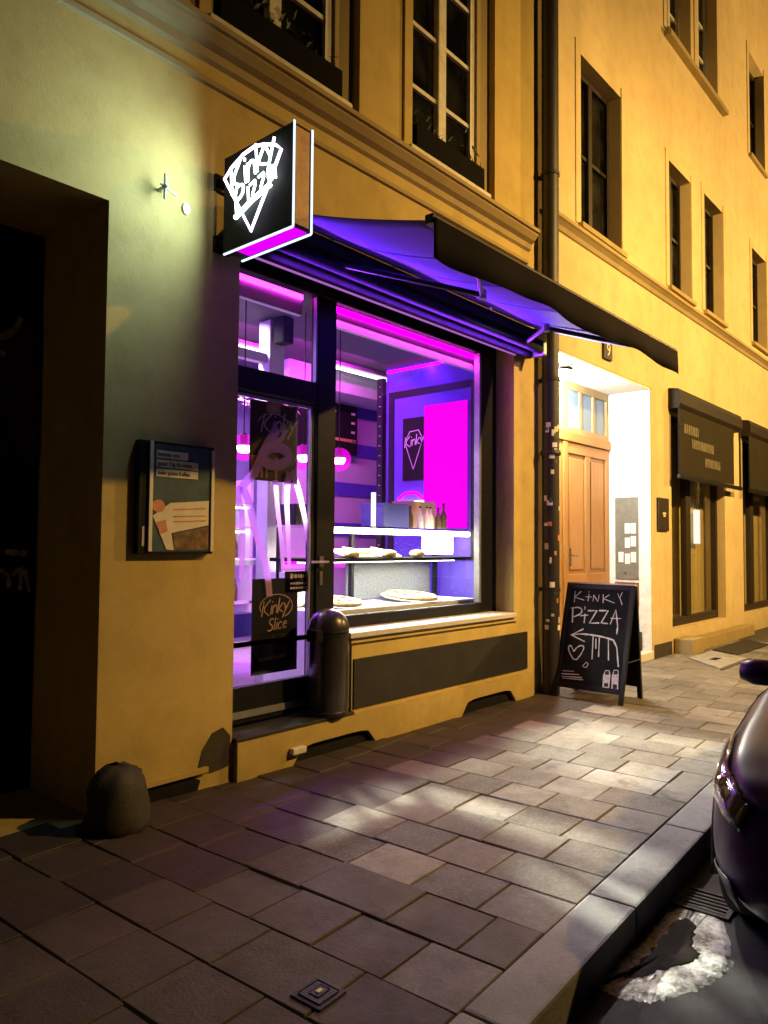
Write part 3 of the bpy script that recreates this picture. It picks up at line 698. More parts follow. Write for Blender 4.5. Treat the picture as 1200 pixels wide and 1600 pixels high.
# ------------------------------------------------------------------ shop front frame
GY = 3.945
sfm = MB()
sfm.box(2.875,2.955,GY,GY+.08,.252,3.30)                       # left jamb
sfm.box(3.755,3.945,GY-.004,GY+.08,.252,3.30)                  # mullion
sfm.box(5.905,6.155,GY,GY+.08,.82,3.30)                        # right jamb
sfm.box(2.875,6.155,GY-.006,GY+.08,3.285,3.555)                # head
sfm.box(2.956,3.754,GY+.001,GY+.08,2.475,2.635)                # door transom
sfm.box(3.946,5.904,GY+.001,GY+.08,.816,.905)                  # window bottom rail
sff = sfm.build('shop_front_frame', M['black_paint'], yb, bevel=.006, seg=1)
MB().box(3.947,5.903,GY+.035,GY+.043,.906,3.284).build('shop_window_pane', M['glass'], yb)
MB().box(2.957,3.753,GY+.035,GY+.043,2.636,3.284).build('fanlight_pane', M['glass'], yb)
for xx, yy in ((5.86,.02),(5.885,.028)):
    MB().box(xx,xx+.02,GY+yy-.03,GY+yy+.03,.91,3.28).build('window_bead', M['alu'], yb)
MB().box(3.738,3.752,GY+.004,GY+.034,2.64,3.28).build('fanlight_bead', M['alu'], yb)
# door
sdm = MB().box(2.96,3.02,GY+.01,GY+.07,.262,2.47).box(3.715,3.752,GY+.01,GY+.07,.262,2.47).box(3.021,3.714,GY+.01,GY+.07,.262,.50).box(3.021,3.714,GY+.01,GY+.07,2.455,2.47)
sd = sdm.build('shop_door', M['black_paint'], yb, bevel=.004, seg=1)
MB().box(3.022,3.713,GY+.035,GY+.043,.501,2.454).build('pane', M['glass'], sd)
MB().box(3.698,3.714,GY+.012,GY+.034,.505,2.45).build('edge_bead', M['alu'], sd)
MB().box(3.021,3.70,GY+.012,GY+.034,2.436,2.454).build('top_bead', M['alu'], sd)
hx = 3.80
MB().box(hx-.02,hx+.02,GY-.016,GY-.005,1.28,1.36).box(hx-.015,hx+.015,GY-.014,GY-.005,1.15,1.25).cyl((hx,GY-.016,1.32),(hx,GY-.055,1.32),.010,n=10).cyl((hx+.03,GY-.055,1.32),(hx-.13,GY-.055,1.32),.010,n=10).build('handle', M['steel'], sd)
MB().box(2.98,3.70,GY-.004,GY+.008,.30,.345).build('kick_plate', M['alu'], sd)
# window paint dripping down the door glass
dpl = Plane((0,GY+.034,0),(1,0,0),(0,0,1),(0,-1,0)); dm = MB(); DYY = GY+.034
def dpx(*pts): return [at(a, b, DYY) for a, b in pts]
def taper(n_, a, b): return [a+(b-a)*i/(n_-1) for i in range(n_)]
for pts, w0, w1 in (([(434,668),(420,690),(411,708),(404,726),(396,742),(376,760),(388,778),(398,830),(412,868),(419,905),(421,932)],.075,.05),
                    ([(421,684),(428,690),(440,687),(446,672)],.05,.03), ([(376,760),(371,775),(378,800),(379,850),(377,905)],.05,.045),
                    ([(430,750),(434,800),(440,850),(442,892)],.045,.03), ([(452,738),(447,770),(450,830),(452,888)],.06,.03),
                    ([(456,735),(468,770),(480,830),(484,872)],.06,.03)):
    p_ = smooth_pts(dpx(*pts)); ribbon(dm, dpl, p_, taper(len(p_), w0, w1), .001, .0012)
el = [(430+21*math.cos(t), 713-14*math.sin(t)) for t in [math.radians(200-q*18) for q in range(21)]]
p_ = dpx(*el); ribbon(dm, dpl, p_, .075, .0024, .0012)
dm.build('dripping_paint', M['drip'], sd)

# ------------------------------------------------------------------ awning
aw = thing('awning', 'extended dark awning with violet lit underside above the shop window', 'awning', (4.6,3.5,3.5))
ax0, ax1 = 2.93, 6.30; AF, AZ = 2.25, 3.09; BZ = 3.60
fm = MB(); NX, NYY = 24, 8
for i in range(NX+1):
    for j in range(NYY+1):
        u, v = i/NX, j/NYY
        sag = .05*math.sin(math.pi*v)*(.6+.4*math.sin(math.pi*u*3)**2)
        fm.v.append((ax0+(ax1-ax0)*u, FY-.06+(AF-FY+.06)*v, BZ+(AZ-BZ)*v-sag))
for i in range(NX):
    for j in range(NYY):
        a = i*(NYY+1)+j; fm.f.append((a, a+1, a+NYY+2, a+NYY+1))
fo = fm.build('cloth', M['awning'], aw, smooth=True)
sm = fo.modifiers.new('thick', 'SOLIDIFY'); sm.thickness = .004
# seams of the cloth
for q in range(1,5):
    u = q/5; pts = []
    for j in range(9):
        v = j/8; sag = .05*math.sin(math.pi*v)*(.6+.4*math.sin(math.pi*u*3)**2)
        pts.append((ax0+(ax1-ax0)*u, FY-.06+(AF-FY+.06)*v, BZ+(AZ-BZ)*v-sag-.006))
    MB().tube(pts, .004, 6).build('seam', M['awning'], aw)
# valance with wavy lower edge
vm = MB(); k = 90
for i in range(k+1):
    u = i/k; x = ax0-.01+(ax1-ax0+.02)*u
    drop = .185+.018*math.sin(u*math.pi*2*2.2+.6)-.02*u; yy = AF-.012+.012*math.sin(u*31)
    vm.v += [(x, AF-.012, AZ+.012), (x, yy, AZ-drop*.55), (x, yy+.004*math.sin(u*50), AZ-drop)]
for i in range(k):
    for j in range(2): vm.f.append((i*3+j,i*3+j+1,i*3+3+j+1,i*3+3+j))
vo = vm.build('valance', M['valance'], aw, smooth=True); vo.modifiers.new('thick', 'SOLIDIFY').thickness = .004
MB().box(ax0-.015,ax1+.015,AF-.008,AF+.045,AZ-.015,AZ+.035).build('front_bar', M['black_paint'], aw, bevel=.008)
# cassette tubes on the wall
MB().prism([(FY-.002,3.34),(FY-.10,3.34),(FY-.17,3.38),(FY-.18,3.46),(FY-.14,3.54),(FY-.002,3.58)],'x',2.90,6.34).build('cassette', M['black_matt'], aw, bevel=.008)
MB().cyl((2.92,FY-.20,3.335),(6.32,FY-.20,3.335),.038,n=14).build('roller_tube', M['black_matt'], aw, smooth=True)
MB().cyl((2.92,FY-.09,3.30),(6.30,FY-.09,3.30),.034,n=14).build('torsion_bar', M['black_matt'], aw, smooth=True)
MB().box(2.95,6.10,FY-.055,FY-.045,3.262,3.274).build('led_line', M['led_line'], aw)
for xx in (2.90, 6.34):
    MB().box(xx-.03,xx+.03,FY-.24,FY-.001,3.28,3.46).build('end_cap', M['alu'], aw, bevel=.012)
MB().box(2.92,6.32,FY-.262,FY-.25,3.40,3.475).box(2.92,6.32,FY-.249,FY-.181,3.40,3.412).build('gutter_rail', M['black_matt'], aw)
# folding arms
for (a, b, c) in (((3.5,FY-.2,3.36),(4.35,2.9,3.22),(3.35,AF+.05,3.08)), ((6.05,FY-.2,3.36),(5.35,2.95,3.22),(6.15,AF+.05,3.08))):
    am = MB().tube([a,b],.020,10).tube([b,c],.018,10)
    am.build('folding_arm', M['black_paint'], aw)
    MB().lathe([(.03,-.03),(.03,.03)], b, 12).build('elbow', M['alu'], aw)
MB().box(5.42,5.44,FY-.215,FY-.205,3.42,3.60).build('glowing_strap', M['led_line'], aw)  # strap given a glow of its own, it is no lamp
# violet strip lamp tucked above the roller tube, lights the cloth
tag(MB().box(2.96,6.28,FY-.215,FY-.195,3.475,3.485).build('led_strip', M['led_awning']), 'violet led strip tucked on top of the awning roller tube', 'led strip')

# ------------------------------------------------------------------ projecting neon sign
sg = thing('projecting_sign', 'square projecting lightbox with white neon pizza slice and purple underside', 'sign', (2.71,3.3,3.18))
SX0, SX1, SY0, SY1, SZ0, SZ1 = 2.65, 2.785, 3.0, 3.62, 3.18, 3.765
MB().box(SX0,SX1,SY0+.004,SY1,SZ0+.008,SZ1).build('sign_box', M['black_matt'], sg, bevel=.004)
M['bronze'] = flat('orange_brown_side', (.80,.42,.17), .5, var=.2)
MB().box(SX0+.018,SX1-.018,SY0-.004,SY0+.003,SZ0+.02,SZ1-.02).build('side_panel', M['bronze'], sg)
MB().box(SX0+.018,SX1-.012,SY0+.02,SY1-.10,SZ0,SZ0+.0075).build('underside_panel', M['sign_purple'], sg)
for xx in (SX0, SX1):
    MB().box(xx-.006,xx+.006,SY0-.010,SY0-.0045,SZ0-.004,SZ1+.003).build('edge_light', M['neon_edge'], sg)
    MB().box(xx-.0055,xx+.0055,SY0-.003,SY1-.01,SZ0-.010,SZ0-.001).build('edge_light', M['neon_edge'], sg)
spn = Plane((SX0,SY1,SZ0),(0,-1,0),(0,0,1),(-1,0,0)); SWD, SHT = SY1-SY0, SZ1-SZ0
def sp(u, v): return (u*SWD, v*SHT)
outl = [sp(.47,.094), sp(.26,.43), sp(.055,.752), sp(.16,.83), sp(.34,.905), sp(.50,.925), sp(.64,.895), sp(.80,.83), sp(.88,.76), sp(.69,.44)]
MB().tube([spn.p(a,b,.022) for a,b in outl], .009, 8, closed=True).build('neon_slice', M['neon_lilac'], sg, smooth=True)
nm_ = MB()
for st in script('Kinky', .115, .315, .165, .15, .28)+script('Pizza', .16, .195, .15, .15, .28):
    if len(st) == 2:
        st = [st[0], ((st[0][0]+st[1][0])/2, (st[0][1]+st[1][1])/2), st[1]]
    nm_.tube([spn.p(a,b,.026) for a,b in st], .0075, 6)
nm_.build('neon_lettering', M['neon_white'], sg, smooth=True)
MB().tube([spn.p(.14,.175,.02),spn.p(.30,.235,.02),spn.p(.455,.275,.02)],.013,8).build('neon_underline', M['neon_white'], sg, smooth=True)
for z in (3.255, 3.64):
    MB().box(2.69,2.745,SY1,FY,z,z+.045).box(2.66,2.775,FY-.02,FY,z-.03,z+.075).build('wall_bracket', M['black_paint'], sg, bevel=.004)

# wall hook left of the sign
wh = thing('wall_hook', 'small metal cross shaped wall hook on lit plaster left of the sign', 'hook', (2.28,FY,3.48))
MB().cyl((2.28,FY,3.47),(2.28,FY-.10,3.47),.010,n=8).cyl((2.28,FY-.07,3.40),(2.28,FY-.07,3.545),.007,n=8).cyl((2.25,FY-.075,3.475),(2.37,FY-.05,3.455),.006,n=8).build('rod', M['alu'], wh)
MB().lathe([(.02,-.006),(.02,.0)], (2.28,FY-.003,3.47), 10).build('rosette', M['alu'], wh)
tag(MB().lathe([(.0,0),(.03,.0),(.028,.012),(.012,.018)], (0,0,0), 14).xf(lambda v: Vector((2.465+v.x*.9, FY-v.z, 3.425+v.y*1.2))).build('patched_hole', M['paper']), 'small round white filler spot on the wall below the hook', 'wall patch')

# ------------------------------------------------------------------ framed advert
pc = thing('poster_case', 'dark framed teal poster with three text strips on the ochre wall', 'poster case', (2.42,FY,1.7))
MB().box(2.172,2.665,FY-.05,FY,1.385,2.02).build('backing', M['black_paint'], pc, bevel=.006)
MB().box(2.235,2.655,FY-.056,FY-.0505,1.40,2.005).build('poster_sheet', M['teal'], pc)
for a, b in ((2.228,2.25),(2.638,2.66)):
    MB().box(a,b,FY-.066,FY-.0565,1.40,2.018 if a < 2.3 else 2.0).build('clamp_strip', M['cream'], pc, bevel=.002)
MB().box(2.195,2.208,FY-.054,FY-.0505,1.43,1.54).build('label_strip', M['pale_print'], pc)
ppl = Plane((2.235,FY-.0565,1.40),(1,0,0),(0,0,1),(0,-1,0))
for i, (w, t_) in enumerate(((.205,'Immer ein'),(.275,'guter Tag für einen'),(.275,'oder guten Kaffee'))):
    z = .525-.052*i
    MB().box(2.272,2.272+w,FY-.0590,FY-.0568,1.40+z,1.40+z+.044).build('text_strip', M['cream'], pc)
    text_on(ppl, t_, .034, .045, z+.012, M['ink'], pc, lift=.004, sx=.85 if i else 1.0)
hand = MB()
def ppoly(mb, pts, lift, th=.001):
    n_ = len(pts); lo = [ppl.p(a,b,lift) for a,b in pts]; hi = [ppl.p(a,b,lift+th) for a,b in pts]
    mb.add(lo+hi, [tuple(range(n_)), tuple(range(2*n_-1,n_-1,-1))]+[(i,(i+1)%n_,n_+(i+1)%n_,n_+i) for i in range(n_)]); return mb
ppoly(hand, [(.13,.275),(.39,.30),(.39,.155),(.14,.105),(.16,.008),(.11,.012),(.02,.20)], .002).build('printed_hand', M['cream'], pc)
ppoly(MB(), [(.03+.042*math.cos(t)+.025, .255+.036*math.sin(t)) for t in [q*math.pi/7 for q in range(14)]], .0022).build('printed_dot', M['skin_print'], pc)
ppoly(MB(), [(.15,.10),(.39,.145),(.395,.01),(.165,.008)], .0024).build('printed_block', M['brown_print'], pc)
ppoly(MB(), [(.045,.165),(.10,.18),(.115,.115),(.065,.095)], .0034).build('printed_patch', M['skin_print'], pc)
for a, b in ((.235,.25),(.195,.205),(.165,.178)):
    ppoly(MB(), [(.15,a),(.37,b),(.37,b+.007),(.15,a+.007)], .0034).build('printed_line', M['skin_print'], pc)

# ------------------------------------------------------------------ litter bin on the door step
BX, BY, BZ0 = 3.742, 3.79, .251
bn = thing('litter_bin', 'dark metal litter bin with domed lid standing on the shop door step', 'bin', (BX,BY,BZ0))
MB().lathe([(.142,0),(.146,.012),(.146,.03),(.142,.035),(.142,.545),(.147,.55),(.147,.57)], (BX,BY,BZ0), 32).build('body', M['bin'], bn)
shade_auto(bn.children[0], 30)
dome = MB().lathe([(.149,.572),(.149,.60),(.146,.62),(.134,.66),(.108,.70),(.07,.728),(.03,.738),(.004,.74)], (BX,BY,BZ0), 32).build('domed_lid', M['bin'], bn, smooth=True)
MB().box(BX-.19,BX-.10,BY-.075,BY+.03,BZ0+.52,BZ0+.605).build('slot_hood', M['black_matt'], bn, bevel=.01)
MB().cyl((BX+.14,BY-.06,BZ0+.02),(BX+.14,BY-.06,BZ0+.55),.008,n=8).build('hinge_rod', M['alu'], bn)

# ------------------------------------------------------------------ window boxes on the first floor
for i, (w, lb) in enumerate(((wins[0],'dark plant trough with wilted leaves outside the left upper window'),(wins[1],'dark plant trough with wilted leaves outside the right upper window'))):
    x0, x1, z0, z1, _ = w
    t = thing('window_box', lb, 'window box', ((x0+x1)/2,FY,z0), 'plant troughs on the first floor sills')
    MB().box(x0+.03,x1-.20,FY-.045,FY+.062,z0+.002,z0+.20).build('trough', M['plant_dark'], t, bevel=.01)
    lm = MB(); r3 = random.Random(20+i)
    for q in range(70):
        c = Vector((r3.uniform(x0+.03,x1-.2), r3.uniform(FY-.03,FY+.055), z0+.20+abs(r3.gauss(0,.085))))
        d1 = Vector((r3.uniform(-1,1),r3.uniform(-.4,.4),r3.uniform(-1,1))).normalized()*.045; d2 = d1.orthogonal().normalized()*.02
        lm.add([c-d1, c+d2, c+d1, c-d2], [(0,1,2,3)])
    lm.build('foliage', M['leaf'], t)

# ------------------------------------------------------------------ chalkboard
cbx = thing('chalkboard_sign', 'black folding chalkboard with handwritten pizza message and arrow on the pavement', 'chalkboard', (6.75,3.2,0))
F0, F1 = Vector((6.57,3.55,0)), Vector((6.57,2.85,0)); T0, T1 = Vector((6.885,3.55,1.075)), Vector((6.885,2.85,1.075))
cu = (F1-F0); cvv = (T0-F0); cn = cu.cross(cvv).normalized()
if cn.x > 0: cn = -cn
CP = Plane(F0, cu, cvv, cn)
def cq(mb, u0, u1, v0, v1, a, b):
    return mb.hexa([CP.p(u0,v0,a),CP.p(u1,v0,a),CP.p(u1,v0,b),CP.p(u0,v0,b),CP.p(u0,v1,a),CP.p(u1,v1,a),CP.p(u1,v1,b),CP.p(u0,v1,b)])
cq(MB(), .04,.96,.10,.985,-.012,.004).build('writing_panel', M['board'], cbx)
for u0, u1 in ((0,.06),(.94,1)): cq(MB(), u0,u1,0,1,-.02,.012).build('frame_stile', M['black_paint'], cbx, bevel=.003)
for v0, v1 in ((.08,.125),(.955,1.0)): cq(MB(), .061,.939,v0,v1,-.019,.011).build('frame_rail', M['black_paint'], cbx, bevel=.003)
cq(MB(), 0,1,1.0,1.012,-.02,.012).build('top_edge', M['cream'], cbx)
B0, B1 = Vector((7.02,3.55,0)), Vector((7.02,2.85,0))
CB = Plane(B0, (B1-B0), (T0+Vector((.02,0,0))-B0), Vector((1,0,0)))
def cq2(u0,u1,v0,v1,a,b): return MB().hexa([CB.p(u0,v0,a),CB.p(u1,v0,a),CB.p(u1,v0,b),CB.p(u0,v0,b),CB.p(u0,v1,a),CB.p(u1,v1,a),CB.p(u1,v1,b),CB.p(u0,v1,b)])
cq2(.061,.939,.10,.985,0,.014).build('back_panel', M['board'], cbx)
for u0, u1 in ((0,.06),(.94,1)): cq2(u0,u1,0,.99,-.012,.02).build('back_leg', M['black_paint'], cbx)
MB().tube([CP.p(.995,.35,-.02), CB.p(.995,.35,-.012)], .005, 6).build('stay', M['iron'], cbx)
def cb(px, py):                           # drawing position on the board
    u, v = .5, .5
    for _ in range(12):
        u = (px-(300-210*v))/760; v = (py-85-80*u)/(1315+70*u)
    return (u*1.0, 1-v)
chm = MB()
def cflush(name):
    global chm
    chm.build(name, M['chalk'], cbx); chm = MB()
CPn = Plane(F0, cu.normalized(), cvv.normalized(), cn); CW, CH = cu.length, cvv.length
def chalk(pts, w=.011, sm_=0, jit=.35):
    p_ = [(cb(*p)[0]*CW, cb(*p)[1]*CH) for p in pts]
    if sm_: p_ = smooth_pts(p_, sm_)
    q = []
    for a, b in zip(p_[:-1], p_[1:]):
        q += [a, ((a[0]+b[0])/2, (a[1]+b[1])/2)]
    ribbon(chm, CPn, q+[p_[-1]], w, .0045, .0012, jit)
chalk([(385,190),(370,325)],.008); chalk([(455,195),(380,265),(485,305)],.008); cflush('chalk_letter')
chalk([(545,235),(528,320)],.008); chalk([(500,265),(575,272)],.006); chalk([(542,205),(545,212)],.010); cflush('chalk_letter')
chalk([(585,325),(600,250)],.007); chalk([(600,250),(640,335),(660,250)],.007); cflush('chalk_letter')
chalk([(705,245),(698,350)],.008); chalk([(775,255),(705,300),(825,360)],.008); cflush('chalk_letter')
chalk([(865,245),(880,300)],.007); chalk([(915,235),(885,300),(905,385)],.007); cflush('chalk_letter')
chalk([(350,400),(340,565)],.013); chalk([(330,395),(420,385),(462,420),(440,470),(355,500)],.012,1); cflush('chalk_letter')
chalk([(490,470),(475,580)],.012); chalk([(430,490),(525,488)],.010); chalk([(492,385),(488,420)],.010); cflush('chalk_letter')
chalk([(525,435),(625,440),(535,585),(645,588)],.013); cflush('chalk_letter')
chalk([(650,440),(750,448),(665,590),(740,600)],.013); cflush('chalk_letter')
chalk([(765,610),(835,440),(845,640),(830,730)],.013); chalk([(775,540),(885,548)],.010); cflush('chalk_letter')
chalk([(830,1110),(822,810),(700,760),(560,725),(430,705),(320,712)],.014,1)
chalk([(465,650),(320,712),(475,800)],.013); cflush('chalk_arrow')
for a in ([(572,740),(548,1010)],[(640,760),(622,985)],[(602,770),(596,890)],[(738,780),(728,1030)]):
    chalk(a,.010); cflush('chalk_line')
chalk([(345,910),(320,840),(290,835),(285,900),(355,1030),(440,930),(468,860),(435,840),(385,860),(345,910)],.011,1); cflush('chalk_heart')
chalk([(440,1080),(485,1040),(505,1060),(480,1105),(440,1085)],.006); cflush('chalk_loop')
for a in ([(210,1125),(340,1140)],[(200,1160),(400,1180)],[(200,1190),(430,1215)],[(205,1210),(440,1240)]):
    chalk(a,.007,0,.6); cflush('chalk_line')

for dx in (0, 92):
    btm = MB(); bt2 = MB()
    pts = [(650+dx,1340+dx*.45),(662+dx,1200+dx*.1),(690+dx,1140),(735+dx,1145),(742+dx*.95,1200),(722+dx,1345+dx*.45)]
    q = [(cb(*p)[0]*CW, cb(*p)[1]*CH) for p in pts]
    lo = [CPn.p(a,b,.0045) for a,b in q]; hi = [CPn.p(a,b,.006) for a,b in q]; k = len(q)
    btm.add(lo+hi, [tuple(range(k)), tuple(range(2*k-1,k-1,-1))]+[(i,(i+1)%k,k+(i+1)%k,k+i) for i in range(k)])
    pb = btm.build('printed_bottle', M['chalk'], cbx)
    for pts in ([(668+dx,1330+dx*.3),(670+dx,1288+dx*.2),(712+dx,1290+dx*.2),(712+dx,1332+dx*.3)],[(684+dx,1195),(690+dx,1150),(728+dx,1152),(728+dx,1195)]):
        q = [(cb(*p)[0]*CW, cb(*p)[1]*CH) for p in pts]
        bt2.hexa([CPn.p(a,b,.0062) for a,b in q]+[CPn.p(a,b,.0072) for a,b in q])
        bt2.build('bottle_cap' if pts[0][1] < 1250 else 'bottle_label', M['ink'], pb); bt2 = MB()

# ------------------------------------------------------------------ shop interior
ri = MB().box(2.3,8.0,8.0,8.05,.25,3.42).box(2.25,2.3,4.03,8.05,.25,3.42)
ri.build('shop_back_wall', M['room_wall'], yb)
MB().box(2.25,6.6,4.03,8.05,.20,.25).box(6.601,8.0,4.45,8.05,.20,.25).build('shop_floor', M['room_floor'], yb)
MB().box(2.25,6.6,4.03,8.05,3.42,3.50).box(6.601,8.0,4.45,8.05,3.42,3.50).build('shop_ceiling', M['room_ceiling'], yb)
MB().box(2.25,2.868,4.025,4.10,.25,3.42).box(6.16,6.30,4.026,4.10,.25,3.42).box(3.95,6.155,4.026,4.08,.25,.80).build('shop_inner_wall', M['room_wall'], yb)
MB().box(6.22,6.34,4.10,5.42,.25,3.419).box(8.0,8.05,4.45,8.05,.25,3.42).box(6.341,7.999,4.45,4.50,.25,3.419).build('shop_side_wall', M['room_blue'], yb)
MB().box(5.6,7.9,6.42,6.48,.25,3.419).build('shop_partition', M['room_wall'], yb)
bd = MB()
for z in (1.55, 2.05, 2.55, 3.05): bd.box(6.0,7.9,6.40,6.419,z,z+.16)
bd.build('wall_stripe', M['room_blue'], yb)
# white bulkhead just below the ceiling at the back
MB().box(5.2,7.9,5.9,6.41,3.18,3.415).build('bulkhead', M['room_wall'], yb)

# lit strips
def strip(x0,x1,y0,y1,z0,z1,mat,label): return tag(MB().box(x0,x1,y0,y1,z0,z1).build('led_strip', M[mat]), label, 'led strip')
strip(3.96,6.10,4.10,4.115,3.285,3.325,'led_magenta','magenta led strip along the head of the shop window')
strip(2.96,3.74,4.10,4.115,3.285,3.325,'led_pink','pink led strip above the fanlight over the shop door')
MB().box(3.955,6.14,4.116,4.16,3.17,3.415).box(2.96,3.745,4.116,4.16,3.17,3.415).build('window_head_board', M['room_wall'], yb)
strip(6.20,6.215,4.2,5.4,3.36,3.38,'led_magenta','magenta led strip along the ceiling of the right shop wall')
strip(2.4,5.5,7.94,7.96,3.36,3.38,'led_violet','violet led strip along the ceiling of the rear shop wall')
strip(4.3,6.9,6.36,6.38,1.22,1.24,'led_magenta','low magenta led strip behind the counter on the rear partition')
strip(2.31,2.325,4.3,7.8,3.2,3.22,'led_violet','violet led strip along the ceiling of the left shop wall')
# ceiling tubes
for (x0, x1, y, lb) in ((3.5,4.9,5.75,'white ceiling tube light in the middle of the pizza shop'),(5.5,6.7,5.62,'white ceiling tube light near the menu board')):
    t = thing('ceiling_tube', lb, 'ceiling light', (x0,y,3.35), 'ceiling tubes of the shop')
    MB().box(x0,x1,y-.05,y+.05,3.375,3.415).build('housing', M['alu'], t, bevel=.004)
    MB().cyl((x0+.03,y,3.352),(x1-.03,y,3.352),.018,n=10).build('tube', M['ceiling_lit'], t)
# three pink spotlights
for i, (px, py, lb) in enumerate(((381,697,'pink spotlight at the left edge of the door glass'),(475,712,'pink spotlight at the right edge of the door glass'),(530,716,'pink spotlight beside the menu board'))):
    yy = 4.62; x, z = at(px, py, yy)
    t = thing('spotlight', lb, 'spotlight', (x,yy,z), 'row of pink spotlights behind the window')
    MB().lathe([(.105*math.sin(math.pi*q/10)+.002, -.012-.105*math.cos(math.pi*q/10)) for q in range(11)], (x,yy,z), 20).build('halo', M['halo'], t, smooth=True)  # glowing shell stands in for the bloom round the bulb
    MB().lathe([(.02,.10),(.03,.085),(.03,.0)], (x,yy,z), 14).build('holder', M['black_paint'], t)
    MB().lathe([(.004,-.045),(.04,-.05),(.056,-.02),(.056,.0)], (x,yy,z), 14).build('bulb', M['spot_pink'], t, smooth=True)
    MB().cyl((x,yy,z+.07),(x,yy,3.42),.005,n=6).build('cord', M['black_paint'], t)
# menu board on the partition
mbx = thing('menu_board', 'tall dark menu board with price list beside the striped wall', 'menu board', (6.1,6.3,2.5))
mx0, mz1 = at(505,566,6.30); mx1, mz0 = at(558,712,6.30)
MB().box(mx0-1.0,mx1,6.30,6.33,mz0,3.15).build('board', M['poster_black'], mbx, bevel=.004)
lm = MB(); rm = random.Random(4)
for i in range(11):
    z = 3.04-.115*i
    if z < mz0+.05: break
    lm.box(mx1-.11,mx1-.05,6.294,6.2995,z,z+.028)
    if i % 2 == 0: lm.box(mx1-.62,mx1-.62+rm.uniform(.2,.36),6.294,6.2995,z,z+.026)
lm.build('price_text', M['pale_print'], mbx)
MB().box(mx1-.75,mx1-.03,6.294,6.2995,2.70,2.735).build('menu_stripe', M['led_pink'] if False else M['skin_print'], mbx)
# studded post at the corner of the side wall
ps = thing('studded_post', 'black studded post at the end of the mirrored wall', 'post', (6.2,5.45,.25))
MB().box(6.15,6.215,5.42,5.50,.25,3.30).build('post', M['black_paint'], ps)
st_ = MB()
for q in range(26): st_.lathe([(.012,0),(.008,.008)], (6.148,5.455,.45+.11*q), 6)
st_.build('studs', M['pale_print'], ps)
# side wall: mirror frame, magenta panel, dark poster
mr_ = thing('wall_mirror', 'large black framed mirror on the right shop wall', 'mirror', (6.2,4.8,1.5))
MB().box(6.19,6.218,4.20,5.36,3.06,3.13).box(6.19,6.218,5.29,5.36,1.3,3.06).box(6.19,6.218,4.2,4.26,1.3,3.06).build('frame', M['black_paint'], mr_)
MB().box(6.205,6.2175,4.26,5.29,1.3,3.06).build('mirror_sheet', M['room_blue'], mr_)
tag(MB().box(6.15,6.188,4.30,4.83,1.62,2.92).build('lightbox', M['magenta_panel']), 'large glowing magenta lightbox on the right shop wall', 'lightbox')
dpst = thing('wall_poster', 'dark poster with pale pizza slice scribble beside the magenta lightbox', 'poster', (6.19,5.0,2.4))
MB().box(6.196,6.203,4.86,5.16,2.14,2.82).build('sheet', M['poster_black'], dpst)
wpl = Plane((6.196,5.16,2.14),(0,-1,0),(0,0,1),(-1,0,0)); wm = MB()
for st in script('Kinky', .03, .36, .11, .2, .15): ribbon(wm, wpl, st, .010)
ribbon(wm, wpl, [(.15,.12),(.03,.42),(.10,.53),(.22,.54),(.28,.44),(.15,.12)], .009)
wm.build('scribble', M['pale_print'], dpst)
ws = thing('neon_reflection', 'white tube with magenta lips glowing for a neon reflection on the right shop wall', 'reflection', (6.18,5.0,1.9))  # glowing shapes stand in for neon reflected on the side wall
MB().cyl((6.17,4.84,1.90),(6.17,5.24,1.90),.017,n=10).build('tube', M['tube'], ws)
lp = MB().tube([(6.175,5.20-.34*q/8,1.94+.075*math.sin(math.pi*q/8)*(1 if q != 4 else .8)) for q in range(9)],.013,8).tube([(6.175,5.17-.28*q/8,1.72-.05*math.sin(math.pi*q/8)) for q in range(9)],.013,8)
lp.build('lips', M['led_magenta'], ws, smooth=True)
MB().cyl((6.17,4.93,1.775),(6.17,5.15,1.775),.014,n=8).build('short_tube', M['tube'], ws)

# display counter behind the window
dc = thing('display_counter', 'glass pizza display counter with glowing light bar behind the shop window', 'counter', (5.0,4.5,.25))
MB().box(3.97,6.12,4.13,4.78,.252,.93).build('base', M['counter'], dc, bevel=.01)
MB().box(3.97,6.12,4.20,4.72,1.305,1.335).build('black_shelf', M['black_matt'], dc, bevel=.004)
MB().box(3.97,6.12,4.16,4.74,1.585,1.60).build('glass_top', M['glass'], dc)
for xx in (3.99, 4.84, 6.08):
    MB().box(xx,xx+.035,4.62,4.66,.931,1.584).build('support', M['black_paint'], dc)
MB().box(3.97,6.12,4.155,4.163,.935,1.584).build('front_pane', M['glass'], dc)
MB().cyl((4.0,4.22,1.562),(6.09,4.22,1.556),.024,n=10).build('light_bar', M['tube_warm'], dc)
MB().box(5.50,5.95,4.30,4.34,1.36,1.57).build('light_box', M['tube'], dc, bevel=.01)
MB().box(4.86,6.10,4.70,4.715,.94,1.30).build('back_panel', M['grey_panel'], dc)
MB().box(4.0,6.09,4.385,4.415,1.293,1.304).build('lower_fill_bar', M['tube'], dc)  # tube added to go with the fill under the shelf
